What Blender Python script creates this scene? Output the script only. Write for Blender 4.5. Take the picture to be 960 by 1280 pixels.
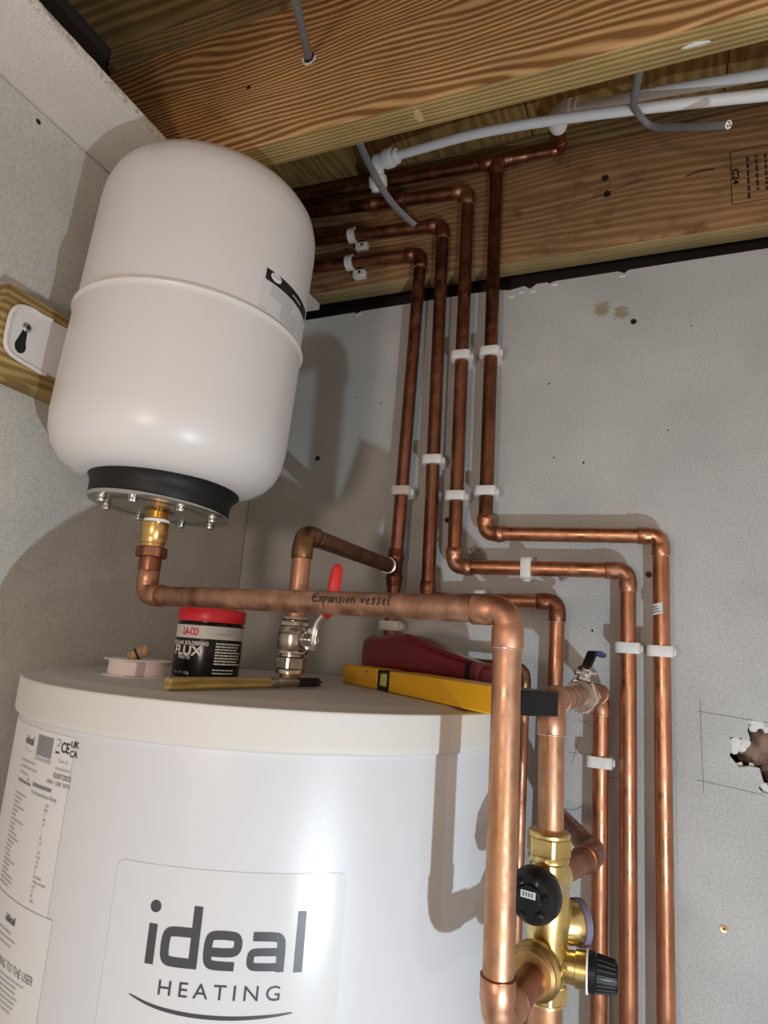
import bpy, bmesh, math, random
from mathutils import Vector, Matrix
random.seed(7)
PI = math.pi
V = Vector
scene = bpy.context.scene
for o in list(bpy.data.objects): bpy.data.objects.remove(o)

# ------------------------------------------------------------------ camera, world, light, exposure
# all lengths in metres; numbers below are measured from eye level, which is 1.67 m above the floor
EYE = 1.67
cam_d = bpy.data.cameras.new('camera'); cam = bpy.data.objects.new('camera', cam_d)
scene.collection.objects.link(cam); scene.camera = cam
cam_d.sensor_fit = 'HORIZONTAL'; cam_d.sensor_width = 36.0; cam_d.lens = 36.0 * 809.0 / 960.0
cam_d.clip_start = 0.01
pit, yaw, rol = math.radians(11.7), math.radians(23.17), math.radians(-4.31)
fwd = V((-math.sin(yaw) * math.cos(pit), math.cos(yaw) * math.cos(pit), math.sin(pit)))
rgt = V((math.cos(yaw), math.sin(yaw), 0)); dwn = fwd.cross(rgt)
r2 = rgt * math.cos(rol) + dwn * math.sin(rol); d2 = dwn * math.cos(rol) - rgt * math.sin(rol)
cam.matrix_world = Matrix(((r2.x, -d2.x, -fwd.x, 0), (r2.y, -d2.y, -fwd.y, 0), (r2.z, -d2.z, -fwd.z, EYE), (0, 0, 0, 1)))

world = bpy.data.worlds.new('world'); scene.world = world; world.use_nodes = True
bg = world.node_tree.nodes['Background']
bg.inputs[0].default_value = (1.0, 0.80, 0.66, 1); bg.inputs[1].default_value = 0.47

def torch(name, loc, power, size):
    ld = bpy.data.lights.new(name, 'POINT'); ld.energy = power; ld.shadow_soft_size = size
    ld.color = (0.76, 0.90, 1.0)
    lo = bpy.data.objects.new(name, ld); lo.location = (loc[0], loc[1], loc[2] + EYE)
    scene.collection.objects.link(lo); return lo
torch('hand_torch', (0.30, 0.06, -0.43), 17.5, 0.007)
torch('hand_torch', (0.42, 0.05, -0.25), 1.3, 0.012)
fl_d = bpy.data.lights.new('room_lamp', 'AREA'); fl_d.shape = 'DISK'; fl_d.size = .12; fl_d.energy = 3.0; fl_d.color = (1.0, .80, .66)
fl_o = bpy.data.objects.new('room_lamp', fl_d); fl_o.location = (-.22, -.50, EYE - .06)
fl_o.rotation_euler = (math.radians(97), 0, math.radians(6)); scene.collection.objects.link(fl_o)

scene.view_settings.view_transform = 'Standard'
try: scene.view_settings.look = 'None'
except Exception: pass
scene.view_settings.gamma = 1.0; scene.view_settings.use_curve_mapping = False
scene.view_settings.exposure = 0.0

# ------------------------------------------------------------------ materials
M = {}
def mat(name, color=(.5, .5, .5), rough=.5, metal=0.0, spec=.5, coat=0.0):
    m = bpy.data.materials.new(name); m.use_nodes = True
    b = m.node_tree.nodes['Principled BSDF']
    b.inputs['Base Color'].default_value = (*color, 1); b.inputs['Roughness'].default_value = rough
    b.inputs['Metallic'].default_value = metal; b.inputs['Specular IOR Level'].default_value = spec
    b.inputs['Coat Weight'].default_value = coat
    M[name] = m; return m
def nd(m, typ, **kw):
    n = m.node_tree.nodes.new(typ)
    for k, v in kw.items(): setattr(n, k, v)
    return n
def lk(m, a, b): m.node_tree.links.new(a, b)
def bsdf(m): return m.node_tree.nodes['Principled BSDF']
def coords(m, scale=(1, 1, 1), rot=(0, 0, 0), kind='Object'):
    t = nd(m, 'ShaderNodeTexCoord'); mp = nd(m, 'ShaderNodeMapping')
    mp.inputs['Scale'].default_value = scale; mp.inputs['Rotation'].default_value = rot
    lk(m, t.outputs[kind], mp.inputs['Vector']); return mp.outputs['Vector']
def noise(m, vec, scale, detail=4, rough=.55, dist=0):
    n = nd(m, 'ShaderNodeTexNoise'); n.inputs['Scale'].default_value = scale; n.inputs['Detail'].default_value = detail
    n.inputs['Roughness'].default_value = rough; n.inputs['Distortion'].default_value = dist
    lk(m, vec, n.inputs['Vector']); return n.outputs['Fac']
def ramp(m, fac, stops):
    r = nd(m, 'ShaderNodeValToRGB'); e = r.color_ramp.elements
    while len(e) < len(stops): e.new(.5)
    for k, (p, c) in enumerate(stops):
        e[k].position = p; e[k].color = (*c, 1) if len(c) == 3 else c
    lk(m, fac, r.inputs['Fac']); return r.outputs['Color']
def mix(m, fac, a, b, typ='MIX'):
    n = nd(m, 'ShaderNodeMix', data_type='RGBA', blend_type=typ)
    if isinstance(fac, (int, float)): n.inputs['Factor'].default_value = fac
    else: lk(m, fac, n.inputs['Factor'])
    for s, x in ((n.inputs[6], a), (n.inputs[7], b)):
        if isinstance(x, tuple): s.default_value = (*x, 1)
        else: lk(m, x, s)
    return n.outputs[2]
def bump(m, h, strength=.2, dist=.002):
    n = nd(m, 'ShaderNodeBump'); n.inputs['Strength'].default_value = strength; n.inputs['Distance'].default_value = dist
    lk(m, h, n.inputs['Height']); lk(m, n.outputs['Normal'], bsdf(m).inputs['Normal'])
def math_n(m, op, a, b=None):
    n = nd(m, 'ShaderNodeMath', operation=op)
    for s, x in ((n.inputs[0], a), (n.inputs[1], b)):
        if x is None: continue
        if isinstance(x, (int, float)): s.default_value = x
        else: lk(m, x, s)
    return n.outputs[0]

# plasterboard: grey paper face, faint mottling, a few scuffs
def plaster(name, col, marks=()):
    m = mat(name, col, .9, spec=.2)
    v = coords(m)
    c = mix(m, 1.0, col, ramp(m, noise(m, v, 6, 5), [(.3, (.86, .86, .86)), (.7, (1.07, 1.06, 1.05))]), 'MULTIPLY')
    c = mix(m, 1.0, c, ramp(m, noise(m, v, 330, 3, .6), [(.3, (.84, .84, .84)), (.7, (1.13, 1.13, 1.13))]), 'MULTIPLY')
    c = mix(m, ramp(m, noise(m, v, 34, 6, .72), [(.67, (0, 0, 0)), (.80, (.45, .45, .45))]), c, (.16, .14, .12))
    for (p, rad, colr, sc) in marks:
        d = nd(m, 'ShaderNodeVectorMath', operation='DISTANCE'); d.inputs[1].default_value = p
        lk(m, v, d.inputs[0])
        near = math_n(m, 'SUBTRACT', 1.0, math_n(m, 'DIVIDE', d.outputs['Value'], rad))
        f = math_n(m, 'MULTIPLY', near, noise(m, v, sc, 5, .7))
        c = mix(m, ramp(m, f, [(.27, (0, 0, 0)), (.36, (.8, .8, .8))]), c, colr)
    lk(m, c, bsdf(m).inputs['Base Color'])
    bump(m, noise(m, v, 500, 3), .08, .001)
    return m
plaster('wall_paper', (.545, .555, .55),
        [((-.262, 1.0, .150 + EYE), .042, (.09, .06, .04), 160), ((-.075, 1.0, .556 + EYE), .032, (.30, .25, .12), 190), ((-.045, 1.0, .546 + EYE), .030, (.30, .25, .12), 190),
         ((-.13, 1.0, .13 + EYE), .03, (.10, .05, .03), 120)])
plaster('left_paper', (.60, .59, .55))
plaster('ceiling_paper', (.74, .70, .66))
m = mat('gypsum', (.72, .70, .64), .95); v = coords(m)
lk(m, ramp(m, noise(m, v, 180, 5, .7), [(.3, (.30, .26, .20)), (.55, (.72, .69, .62))]), bsdf(m).inputs['Base Color']); bump(m, noise(m, v, 300, 4), .6, .002)
m = mat('gypsum_white', (.80, .80, .78), .95); v = coords(m); bump(m, noise(m, v, 150, 5), .8, .003)
mat('graphite', (.17, .17, .17), .6)
mat('black_hole', (.01, .009, .008), .9)
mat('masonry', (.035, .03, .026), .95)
m = mat('plaster_dab', (.30, .19, .14), .9); v = coords(m)
lk(m, ramp(m, noise(m, v, 60, 5), [(.35, (.17, .10, .075)), (.65, (.36, .24, .18))]), bsdf(m).inputs['Base Color']); bump(m, noise(m, v, 90, 4), .6, .004)
m = mat('concrete_floor', (.22, .20, .18), .9); v = coords(m)
lk(m, ramp(m, noise(m, v, 12, 5), [(.3, (.16, .15, .13)), (.7, (.26, .24, .22))]), bsdf(m).inputs['Base Color'])

def wood(name, dark, mid, light, across='Z', along='X', period=.009, amp=.05, rough=.72, stain=None, sharp=(.25, .6), calm=.35):
    """sawn timber: growth-ring lines across one axis, wandering along the grain"""
    m = mat(name, mid, rough, spec=.25)
    t = nd(m, 'ShaderNodeTexCoord'); sep = nd(m, 'ShaderNodeSeparateXYZ'); lk(m, t.outputs['Object'], sep.inputs[0])
    sc = {k: 9.0 for k in 'XYZ'}; sc[along] = 2.0
    vg = coords(m, (sc['X'], sc['Y'], sc['Z']))
    st = {k: 150.0 for k in 'XYZ'}; st[along] = 5.0
    vs = coords(m, (st['X'], st['Y'], st['Z']))
    f = noise(m, vg, 1.0, 2, .4)
    fine = noise(m, coords(m, tuple({k: (60.0 if k != along else 9.0) for k in 'XYZ'}[k] for k in 'XYZ')), 1.0, 3, .5)
    ph = math_n(m, 'ADD', math_n(m, 'MULTIPLY', sep.outputs[across], 2 * PI / period), math_n(m, 'ADD', math_n(m, 'MULTIPLY', f, 2 * PI * amp / period), math_n(m, 'MULTIPLY', fine, 2.2)))
    w = math_n(m, 'MULTIPLY_ADD', math_n(m, 'SINE', ph), .5); w.node.inputs[2].default_value = .5
    c = ramp(m, w, [(0.0, dark), (sharp[0], dark), (sharp[1], mid), (1.0, light)])
    c = mix(m, calm, c, mid)
    c = mix(m, 1.0, c, ramp(m, noise(m, vs, 1.0, 5, .6), [(.28, (.72, .70, .66)), (.72, (1.16, 1.16, 1.16))]), 'MULTIPLY')
    c = mix(m, 1.0, c, ramp(m, noise(m, coords(m), 6, 4), [(.3, (.70, .69, .66)), (.7, (1.14, 1.12, 1.08))]), 'MULTIPLY')
    if stain:
        c = mix(m, ramp(m, noise(m, coords(m, (1, 1, 1.6)), 17, 5, .65), [(.55, (0, 0, 0)), (.68, (.7, .7, .7))]), c, stain)
    lk(m, c, bsdf(m).inputs['Base Color'])
    bump(m, noise(m, vs, 1.0, 4), .25, .0012)
    return m
wood('joist_face', (.22, .10, .030), (.52, .29, .125), (.78, .50, .26), period=.0085, amp=.12, calm=.2)
wood('joist_under', (.24, .155, .045), (.46, .33, .14), (.58, .44, .22), across='Y', period=.0058, amp=.020)
wood('rear_face', (.20, .10, .045), (.38, .22, .11), (.54, .36, .20), period=.0120, amp=.09, stain=(.15, .065, .028), calm=.6)
wood('rear_under', (.30, .20, .085), (.50, .38, .19), (.60, .48, .27), across='Y', period=.0055, amp=.02)
wood('deck_wood', (.10, .062, .022), (.21, .135, .05), (.27, .18, .075), across='Y', period=.02, amp=.08)
wood('deck_cross', (.14, .07, .02), (.36, .23, .08), (.52, .36, .15), across='X', along='Y', period=.022, amp=.25, calm=.65)
wood('strip_wood', (.14, .085, .035), (.27, .18, .08), (.34, .24, .115), period=.01, amp=.05)
wood('block_wood', (.20, .125, .04), (.40, .29, .11), (.52, .40, .18), along='Y', period=.010, amp=.07)
wood('handle_wood', (.30, .20, .06), (.48, .36, .12), (.60, .48, .20), along='Y', period=.006, amp=.02, rough=.45)
wood('cork_wood', (.36, .22, .13), (.46, .30, .19), (.54, .37, .25), across='X', along='Z', period=.004, amp=.02)

def copper(name, base, dark, rough=.27, amt=.5, sc=28, streak=1.0):
    m = mat(name, base, rough, 1.0)
    v = coords(m, (1, 1, .35)); v2 = coords(m)
    f = ramp(m, noise(m, v, sc, 6, .65), [(.5 - .30 * amt, (1, 1, 1)), (.5 + .32 * (1.15 - amt), (0, 0, 0))])
    c = mix(m, f, base, dark)
    c = mix(m, ramp(m, noise(m, v2, 190, 4, .7), [(.66, (0, 0, 0)), (.76, (.8, .8, .8))]), c, tuple(x * .45 for x in dark))
    lk(m, c, bsdf(m).inputs['Base Color'])
    lk(m, ramp(m, noise(m, v2, 60, 5), [(.3, (rough * .75,) * 3), (.75, (min(1, rough * 1.75),) * 3)]), bsdf(m).inputs['Roughness'])
    return m
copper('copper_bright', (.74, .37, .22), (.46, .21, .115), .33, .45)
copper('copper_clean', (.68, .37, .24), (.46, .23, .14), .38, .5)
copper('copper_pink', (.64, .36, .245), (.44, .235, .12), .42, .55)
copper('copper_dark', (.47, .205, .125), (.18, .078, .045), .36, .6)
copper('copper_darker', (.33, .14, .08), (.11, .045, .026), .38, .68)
copper('copper_worn', (.62, .36, .25), (.27, .145, .09), .46, .6, sc=45)
copper('copper_olive', (.33, .19, .10), (.15, .08, .04), .38, .6)
mat('solder', (.85, .82, .78), .25, 1.0)
m = mat('brass', (.80, .62, .26), .3, 1.0); v = coords(m)
lk(m, ramp(m, noise(m, v, 40, 5), [(.3, (.58, .42, .15)), (.65, (.86, .70, .32))]), bsdf(m).inputs['Base Color'])
m = mat('brass_dull', (.55, .36, .14), .38, 1.0); v = coords(m)
lk(m, ramp(m, noise(m, v, 60, 5), [(.3, (.36, .21, .08)), (.65, (.66, .44, .18))]), bsdf(m).inputs['Base Color'])
mat('brass_gold', (.78, .50, .18), .28, 1.0)
m = mat('nickel', (.70, .66, .58), .25, 1.0); v = coords(m)
lk(m, ramp(m, noise(m, v, 50, 5), [(.3, (.30, .265, .21)), (.65, (.62, .58, .50))]), bsdf(m).inputs['Base Color'])
mat('chrome', (.85, .84, .82), .14, 1.0)
mat('zinc', (.62, .64, .62), .25, 1.0)
mat('flange_steel', (.34, .36, .33), .22, 1.0)
mat('white_paint', (.74, .72, .71), .34, spec=.5)
m = mat('cylinder_white', (.60, .605, .625), .36, spec=.5); bump(m, noise(m, coords(m), 420, 2), .10, .0006)
mat('lid_cream', (.62, .60, .565), .55)
mat('sticker_white', (.61, .615, .625), .2)
mat('paper_white', (.68, .68, .68), .5)
mat('print_dark', (.055, .055, .065), .4)
mat('print_grey', (.20, .20, .21), .5)
mat('print_faint', (.42, .42, .43), .6)
mat('print_white', (.80, .80, .80), .5)
mat('print_red', (.75, .03, .05), .45)
mat('print_black', (.012, .012, .014), .5)
mat('ink', (.035, .022, .02), .6)
mat('rubber', (.012, .012, .012), .5, spec=.3)
mat('plastic_black', (.010, .010, .011), .36, spec=.3)
mat('plastic_white', (.88, .88, .87), .4)
m = mat('pipe_white', (.90, .91, .92), .4)
mat('clip_white', (.80, .80, .77), .45)
mat('ptfe', (.80, .70, .68), .55)
mat('ptfe_white', (.85, .84, .82), .5)
mat('cable_grey', (.21, .215, .22), .5)
mat('lid_red', (.78, .025, .045), .38)
mat('lever_red', (.62, .02, .02), .4)
mat('tool_red', (.17, .012, .022), .3, coat=.3)
mat('level_yellow', (.78, .42, .012), .35)
mat('joist_smear', (.50, .38, .20), .6)
mat('vial', (.55, .58, .12), .15)
mat('bristle', (.018, .015, .013), .8)
mat('lever_blue', (.015, .03, .16), .35)
mat('purple_ring', (.16, .14, .21), .5)
mat('screw_dark', (.07, .045, .03), .45, .8)
mat('jar_black', (.008, .007, .008), .22, spec=.35)

# ------------------------------------------------------------------ mesh helpers
def smooth(me, ang=38):
    for p in me.polygons: p.use_smooth = True
    me.set_sharp_from_angle(angle=math.radians(ang))
def base_of(o): return V(o['base']) if (o is not None and 'base' in o) else V((0, 0, 0))
def abs_base(parent):
    b = V((0, 0, 0)); p = parent
    while p is not None:
        b += V(p.location); p = p.parent
    return b
def obj(name, bm, m, parent=None, flat=False, ang=38):
    """bm is in eye-level coordinates; becomes one mesh object"""
    bmesh.ops.recalc_face_normals(bm, faces=bm.faces)
    me = bpy.data.meshes.new(name)
    off = abs_base(parent)
    bmesh.ops.translate(bm, verts=bm.verts, vec=V((0, 0, EYE)) - off)
    bm.to_mesh(me); bm.free()
    if not flat: smooth(me, 24 if 'nut' in name else ang)
    me.materials.append(M[m])
    o = bpy.data.objects.new(name, me); scene.collection.objects.link(o)
    if parent: o.parent = parent
    return o
def tag(o, label=None, cat=None, group=None, kind=None):
    if label: o['label'] = label
    if cat: o['category'] = cat
    if group: o['group'] = group
    if kind: o['kind'] = kind
    return o
def thing(name, label, cat, base, group=None):
    o = bpy.data.objects.new(name, None); scene.collection.objects.link(o)
    o.location = (base[0], base[1], base[2] + EYE); o.empty_display_size = .02
    return tag(o, label, cat, group)
def N(): return bmesh.new()
def box(bm, lo, hi, bev=0.0, seg=2):
    b = bmesh.new()
    bmesh.ops.create_cube(b, size=1)
    for v in b.verts:
        v.co = V([(lo[i] + hi[i]) / 2 + v.co[i] * (hi[i] - lo[i]) for i in range(3)])
    if bev: bmesh.ops.bevel(b, geom=b.edges[:], offset=bev, segments=seg, profile=.5, affect='EDGES')
    join(bm, b)
def join(bm, b, mtx=None):
    mp = {}
    for v in b.verts: mp[v] = bm.verts.new(mtx @ v.co if mtx else v.co)
    for f in b.faces:
        try: bm.faces.new([mp[v] for v in f.verts])
        except ValueError: pass
    b.free()
def frame(d):
    d = V(d).normalized()
    a = V((0, 0, 1)) if abs(d.z) < .9 else V((1, 0, 0))
    x = a.cross(d).normalized(); return x, d.cross(x), d
def tube(bm, pts, rad, n=20, cap=True, flat=1.0, up=None):
    pts = [V(p) for p in pts]
    if not hasattr(rad, '__len__'): rad = [rad] * len(pts)
    rings = []; x = None
    for i, p in enumerate(pts):
        t = (pts[min(i + 1, len(pts) - 1)] - pts[max(i - 1, 0)])
        if t.length < 1e-9: t = (pts[min(i + 2, len(pts) - 1)] - pts[max(i - 2, 0)])
        t.normalize()
        if x is None: x = V(up) if up else frame(t)[0]
        x = (x - t * x.dot(t)).normalized(); y = t.cross(x)
        rings.append([bm.verts.new(p + (x * math.cos(2 * PI * k / n) + y * math.sin(2 * PI * k / n) * flat) * rad[i]) for k in range(n)])
    for a, b in zip(rings, rings[1:]):
        for k in range(n): bm.faces.new((a[k], a[(k + 1) % n], b[(k + 1) % n], b[k]))
    if cap:
        bm.faces.new(rings[0]); bm.faces.new(rings[-1])
def lathe(bm, prof, c=(0, 0), n=64, axis=None, org=None):
    """prof = [(r, h)] ; default axis z at c; else along axis from org"""
    if axis is None: X, Y, Z, O = V((1, 0, 0)), V((0, 1, 0)), V((0, 0, 1)), V((c[0], c[1], 0))
    else:
        X, Y, Z = frame(axis); O = V(org)
    rings = []
    for r, h in prof:
        if r < 1e-6: rings.append([bm.verts.new(O + Z * h)])
        else: rings.append([bm.verts.new(O + Z * h + (X * math.cos(2 * PI * k / n) + Y * math.sin(2 * PI * k / n)) * r) for k in range(n)])
    for a, b in zip(rings, rings[1:]):
        for k in range(n):
            q = [a[k % len(a)], a[(k + 1) % len(a)], b[(k + 1) % len(b)], b[k % len(b)]]
            u = []
            for w in q:
                if w not in u: u.append(w)
            if len(u) > 2:
                try: bm.faces.new(u)
                except ValueError: pass
    for rg, (r, h) in ((rings[0], prof[0]), (rings[-1], prof[-1])):
        if len(rg) > 2:
            try: bm.faces.new(rg)
            except ValueError: pass
def hexnut(bm, org, axis, r, h0, h1, n=6, bev=.0012, turn=0.0):
    X, Y, Z = frame(axis); O = V(org); b = bmesh.new(); rs = []
    for h in (h0, h1): rs.append([b.verts.new(O + Z * h + (X * math.cos(2 * PI * k / n + turn) + Y * math.sin(2 * PI * k / n + turn)) * r) for k in range(n)])
    for k in range(n): b.faces.new((rs[0][k], rs[0][(k + 1) % n], rs[1][(k + 1) % n], rs[1][k]))
    b.faces.new(rs[0]); b.faces.new(rs[1])
    bmesh.ops.recalc_face_normals(b, faces=b.faces)
    bmesh.ops.bevel(b, geom=b.edges[:], offset=bev, segments=1, affect='EDGES')
    join(bm, b)
def prism(bm, poly, O, X, Y, Z, h):
    a = [bm.verts.new(V(O) + V(X) * p[0] + V(Y) * p[1]) for p in poly]
    b = [bm.verts.new(V(O) + V(X) * p[0] + V(Y) * p[1] + V(Z) * h) for p in poly]
    n = len(a)
    for k in range(n): bm.faces.new((a[k], a[(k + 1) % n], b[(k + 1) % n], b[k]))
    bm.faces.new(a); bm.faces.new(b)
def arc(C, d1, d2, rho, n=8):
    """points of a bend from C+d1*rho to C+d2*rho"""
    C, d1, d2 = V(C), V(d1).normalized(), V(d2).normalized()
    ang = d1.angle(d2); half = ang / 2
    R = rho * math.tan(half); O = C + (d1 + d2).normalized() * (rho / math.cos(half))
    a = C + d1 * rho - O; b = C + d2 * rho - O
    tot = a.angle(b); axis = a.cross(b).normalized()
    return [O + Matrix.Rotation(tot * k / n, 3, axis) @ a for k in range(n + 1)]
SOCK = .0165
def elbow(bm, C, d1, d2, r, rho=.0125, sock=SOCK, bead=False):
    d1, d2 = V(d1).normalized(), V(d2).normalized(); C = V(C)
    w = r + .0014
    def leg(d):
        L = [(C + d * (rho + sock), w - .0006), (C + d * (rho + sock - .0008), w)]
        if bead:
            m_ = rho + sock * .55
            L += [(C + d * (m_ + .004), w), (C + d * (m_ + .0022), w + .0013), (C + d * (m_ - .0022), w + .0013), (C + d * (m_ - .004), w)]
        L += [(C + d * (rho + .002), w)]
        return L
    A = leg(d1); mid = [(p, r + .0006) for p in arc(C, d1, d2, rho)]; B = leg(d2)[::-1]
    seq = A + mid + B
    tube(bm, [p for p, _ in seq], [q for _, q in seq], 24)
def ring(bm, p, d, r, t=.0007):
    d = V(d).normalized(); p = V(p)
    tube(bm, [p - d * t, p - d * t * .3, p + d * t * .3, p + d * t], [r + .0004, r + .0016, r + .0016, r + .0004], 24)
def pipe_run(t, pts, r, pm, fm, rho=.0125, beads=(), pmats=None, start=True, ring_at=None):
    """straight pipes between corner points plus an elbow (with solder rings) on every inner corner"""
    pts = [V(p) for p in pts]
    for i in range(len(pts) - 1):
        d = (pts[i + 1] - pts[i]).normalized()
        a = pts[i] + d * (rho + .004 if i > 0 else 0); b = pts[i + 1] - d * (rho + .004 if i < len(pts) - 2 else 0)
        bm = N(); tube(bm, [a, b], r, 24); obj('pipe', bm, pmats[i] if pmats else pm, t)
    for i in range(1, len(pts) - 1):
        d1 = (pts[i - 1] - pts[i]).normalized(); d2 = (pts[i + 1] - pts[i]).normalized()
        bm = N(); elbow(bm, pts[i], d1, d2, r, rho, bead=(i in beads)); e = obj('elbow', bm, fm, t)
        for k, d in enumerate((d1, d2)):
            bm = N(); ring(bm, pts[i] + d * (rho + SOCK), d, r); obj('solder_ring', bm, 'solder' if (ring_at is None or (i, k) in ring_at) else 'copper_dark', e)
def smooth_path(P, it=3):
    P = [V(p) for p in P]
    for _ in range(it):
        q = [P[0]]
        for a, b in zip(P, P[1:]): q += [a * .75 + b * .25, a * .25 + b * .75]
        P = q + [P[-1]]
    return P
# ---- printing on surfaces
def text_mesh(s, spacing=1.0, shear=0.0):
    cu = bpy.data.curves.new('t', 'FONT'); cu.body = s; cu.size = 1; cu.space_character = spacing; cu.shear = shear
    cu.resolution_u = 3
    o = bpy.data.objects.new('t', cu); me = o.to_mesh()
    vs = [(v.co.x, v.co.y) for v in me.vertices]; fs = [tuple(p.vertices) for p in me.polygons]
    o.to_mesh_clear(); bpy.data.objects.remove(o); bpy.data.curves.remove(cu)
    return vs, fs
def put_text(bm, s, u0, v0, h, mapf, width=None, spacing=1.0, shear=0.0, bold=0.0):
    vs, fs = text_mesh(s, spacing, shear)
    if not vs: return
    x0, x1 = min(v[0] for v in vs), max(v[0] for v in vs); y0, y1 = 0.0, .70
    sc = h / .70; sx = (width / (x1 - x0)) if width else sc
    for off in ((0, 0),) if not bold else ((-bold, 0), (bold, 0), (0, bold), (0, -bold)):
        vv = [bm.verts.new(mapf(u0 + (x - x0) * sx + off[0], v0 + (y - y0) * sc + off[1])) for x, y in vs]
        for f in fs:
            try: bm.faces.new([vv[i] for i in f])
            except ValueError: pass
def chaikin(p, it=2):
    for _ in range(it):
        q = [p[0]]
        for a, b in zip(p, p[1:]):
            q += [(a[0] * .75 + b[0] * .25, a[1] * .75 + b[1] * .25), (a[0] * .25 + b[0] * .75, a[1] * .25 + b[1] * .75)]
        q.append(p[-1]); p = q
    return p
def stroke(bm, pts, w, mapf, it=2, sub=1):
    p = chaikin(pts, it) if it else pts
    if sub > 1:
        q = []
        for a, b in zip(p, p[1:]):
            q += [(a[0] + (b[0] - a[0]) * k / sub, a[1] + (b[1] - a[1]) * k / sub) for k in range(sub)]
        p = q + [p[-1]]
    L = []
    for i in range(len(p)):
        a, b = p[max(i - 1, 0)], p[min(i + 1, len(p) - 1)]
        dx, dy = b[0] - a[0], b[1] - a[1]; l = math.hypot(dx, dy) or 1
        ww = (w(i / (len(p) - 1)) if callable(w) else w) / 2
        L.append((bm.verts.new(mapf(p[i][0] - dy / l * ww, p[i][1] + dx / l * ww)), bm.verts.new(mapf(p[i][0] + dy / l * ww, p[i][1] - dx / l * ww))))
    for a, b in zip(L, L[1:]): bm.faces.new((a[0], a[1], b[1], b[0]))
def rect(bm, u0, u1, v0, v1, mapf, nu=1, nv=1):
    g = [[bm.verts.new(mapf(u0 + (u1 - u0) * i / nu, v0 + (v1 - v0) * j / nv)) for i in range(nu + 1)] for j in range(nv + 1)]
    for j in range(nv):
        for i in range(nu): bm.faces.new((g[j][i], g[j][i + 1], g[j + 1][i + 1], g[j + 1][i]))
def cylmap(c, R, off, tilt=None):
    def f(u, v):
        th = u / R
        p = V((c[0] + math.sin(th) * (R + off), c[1] - math.cos(th) * (R + off), v))
        return tilt(p) if tilt else p
    return f

# ------------------------------------------------------------------ the setting
YW = 1.0; XL = -.707; ZJ = .6395; ZD = .895
# back wall: plasterboard with a ragged top edge and a broken hole
top = [(XL + .0016, .610), (-.60, .6115), (-.52, .613), (-.515, .610), (-.505, .6135), (-.36, .616), (-.30, .617), (-.245, .6165), (-.225, .613), (-.2, .617), (-.19, .610), (-.18, .6175),
       (-.162, .6178), (-.158, .6145), (-.15, .618), (-.05, .619), (-.04, .614), (-.034, .619), (.06, .6205), (.2, .622), (.75, .628)]
outer = [(XL + .0016, -EYE)] + [(.75, -EYE)] + top[::-1]
hole = [(.0885, -.083), (.097, -.0815), (.108, -.0845), (.112, -.082), (.109, -.072), (.112, -.062), (.119, -.0565), (.128, -.059), (.131, -.066), (.139, -.065), (.152, -.070), (.170, -.068), (.186, -.078),
        (.188, -.096), (.176, -.108), (.158, -.113), (.143, -.125), (.146, -.139), (.138, -.147), (.124, -.1465), (.119, -.141), (.125, -.133), (.121, -.117), (.110, -.1165), (.098, -.119), (.0925, -.112), (.0875, -.106), (.090, -.098)]
def board_with_hole(outer, hole, y0, y1):
    bm = N()
    def loop(P, y): return [bm.verts.new((p[0], y, p[1])) for p in P]
    es = []
    L0, H0 = loop(outer, y0), loop(hole, y0)
    for L in (L0, H0):
        for i in range(len(L)): es.append(bm.edges.new((L[i], L[(i + 1) % len(L)])))
    bmesh.ops.triangle_fill(bm, use_beauty=True, use_dissolve=False, edges=es)
    # drop anything that landed inside the hole
    def inside(x, z):
        r = False; j = len(hole) - 1
        for i in range(len(hole)):
            if (hole[i][1] > z) != (hole[j][1] > z) and x < (hole[j][0] - hole[i][0]) * (z - hole[i][1]) / (hole[j][1] - hole[i][1]) + hole[i][0]: r = not r
            j = i
        return r
    dead = [f for f in bm.faces if inside(f.calc_center_median().x, f.calc_center_median().z)]
    bmesh.ops.delete(bm, geom=dead, context='FACES_ONLY')
    for L, P in ((L0, outer), (H0, hole)):
        B = loop(P, y1)
        for i in range(len(L)): bm.faces.new((L[i], L[(i + 1) % len(L)], B[(i + 1) % len(L)], B[i]))
    return bm
wall_back = tag(obj('wall_back', board_with_hole(outer, hole, YW, YW + .0125), 'wall_paper', flat=True), kind='structure')
wall_back['label'] = 'grey plasterboard wall behind the copper pipes, with a broken hole'
wmap = lambda off: (lambda u, v: V((u, YW - off, v)))
# torn gypsum around the hole
bm = N()
def lump(bm, c, r, seed, sq=(1, .5, 1)):
    rnd = random.Random(seed); b = bmesh.new(); bmesh.ops.create_icosphere(b, subdivisions=2, radius=1)
    for v in b.verts: v.co = V([c[i] + v.co[i] * r * sq[i] * rnd.uniform(.75, 1.2) for i in range(3)])
    join(bm, b)
for k, (x, z, r) in enumerate([(.121, -.061, .009), (.129, -.062, .007), (.117, -.068, .006), (.133, -.068, .006), (.096, -.090, .008), (.102, -.094, .007), (.094, -.0985, .006), (.107, -.088, .006), (.130, -.143, .007), (.137, -.136, .006), (.141, -.144, .007), (.1, -.117, .004), (.113, -.116, .004), (.126, -.139, .005)]):
    lump(bm, (x, YW + .008, z), r, k)
obj('torn_gypsum', bm, 'gypsum_white', wall_back)
# raised paper flaps along the ragged top
bm = N()
for k, (x, z) in enumerate([(-.222, .600), (-.205, .606), (-.186, .604), (-.043, .609), (-.51, .606), (-.15, .611)]): lump(bm, (x, YW + .0006, z), .0045, 30 + k, (1.5, .3, .55))
obj('torn_paper', bm, 'gypsum_white', wall_back)
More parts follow.
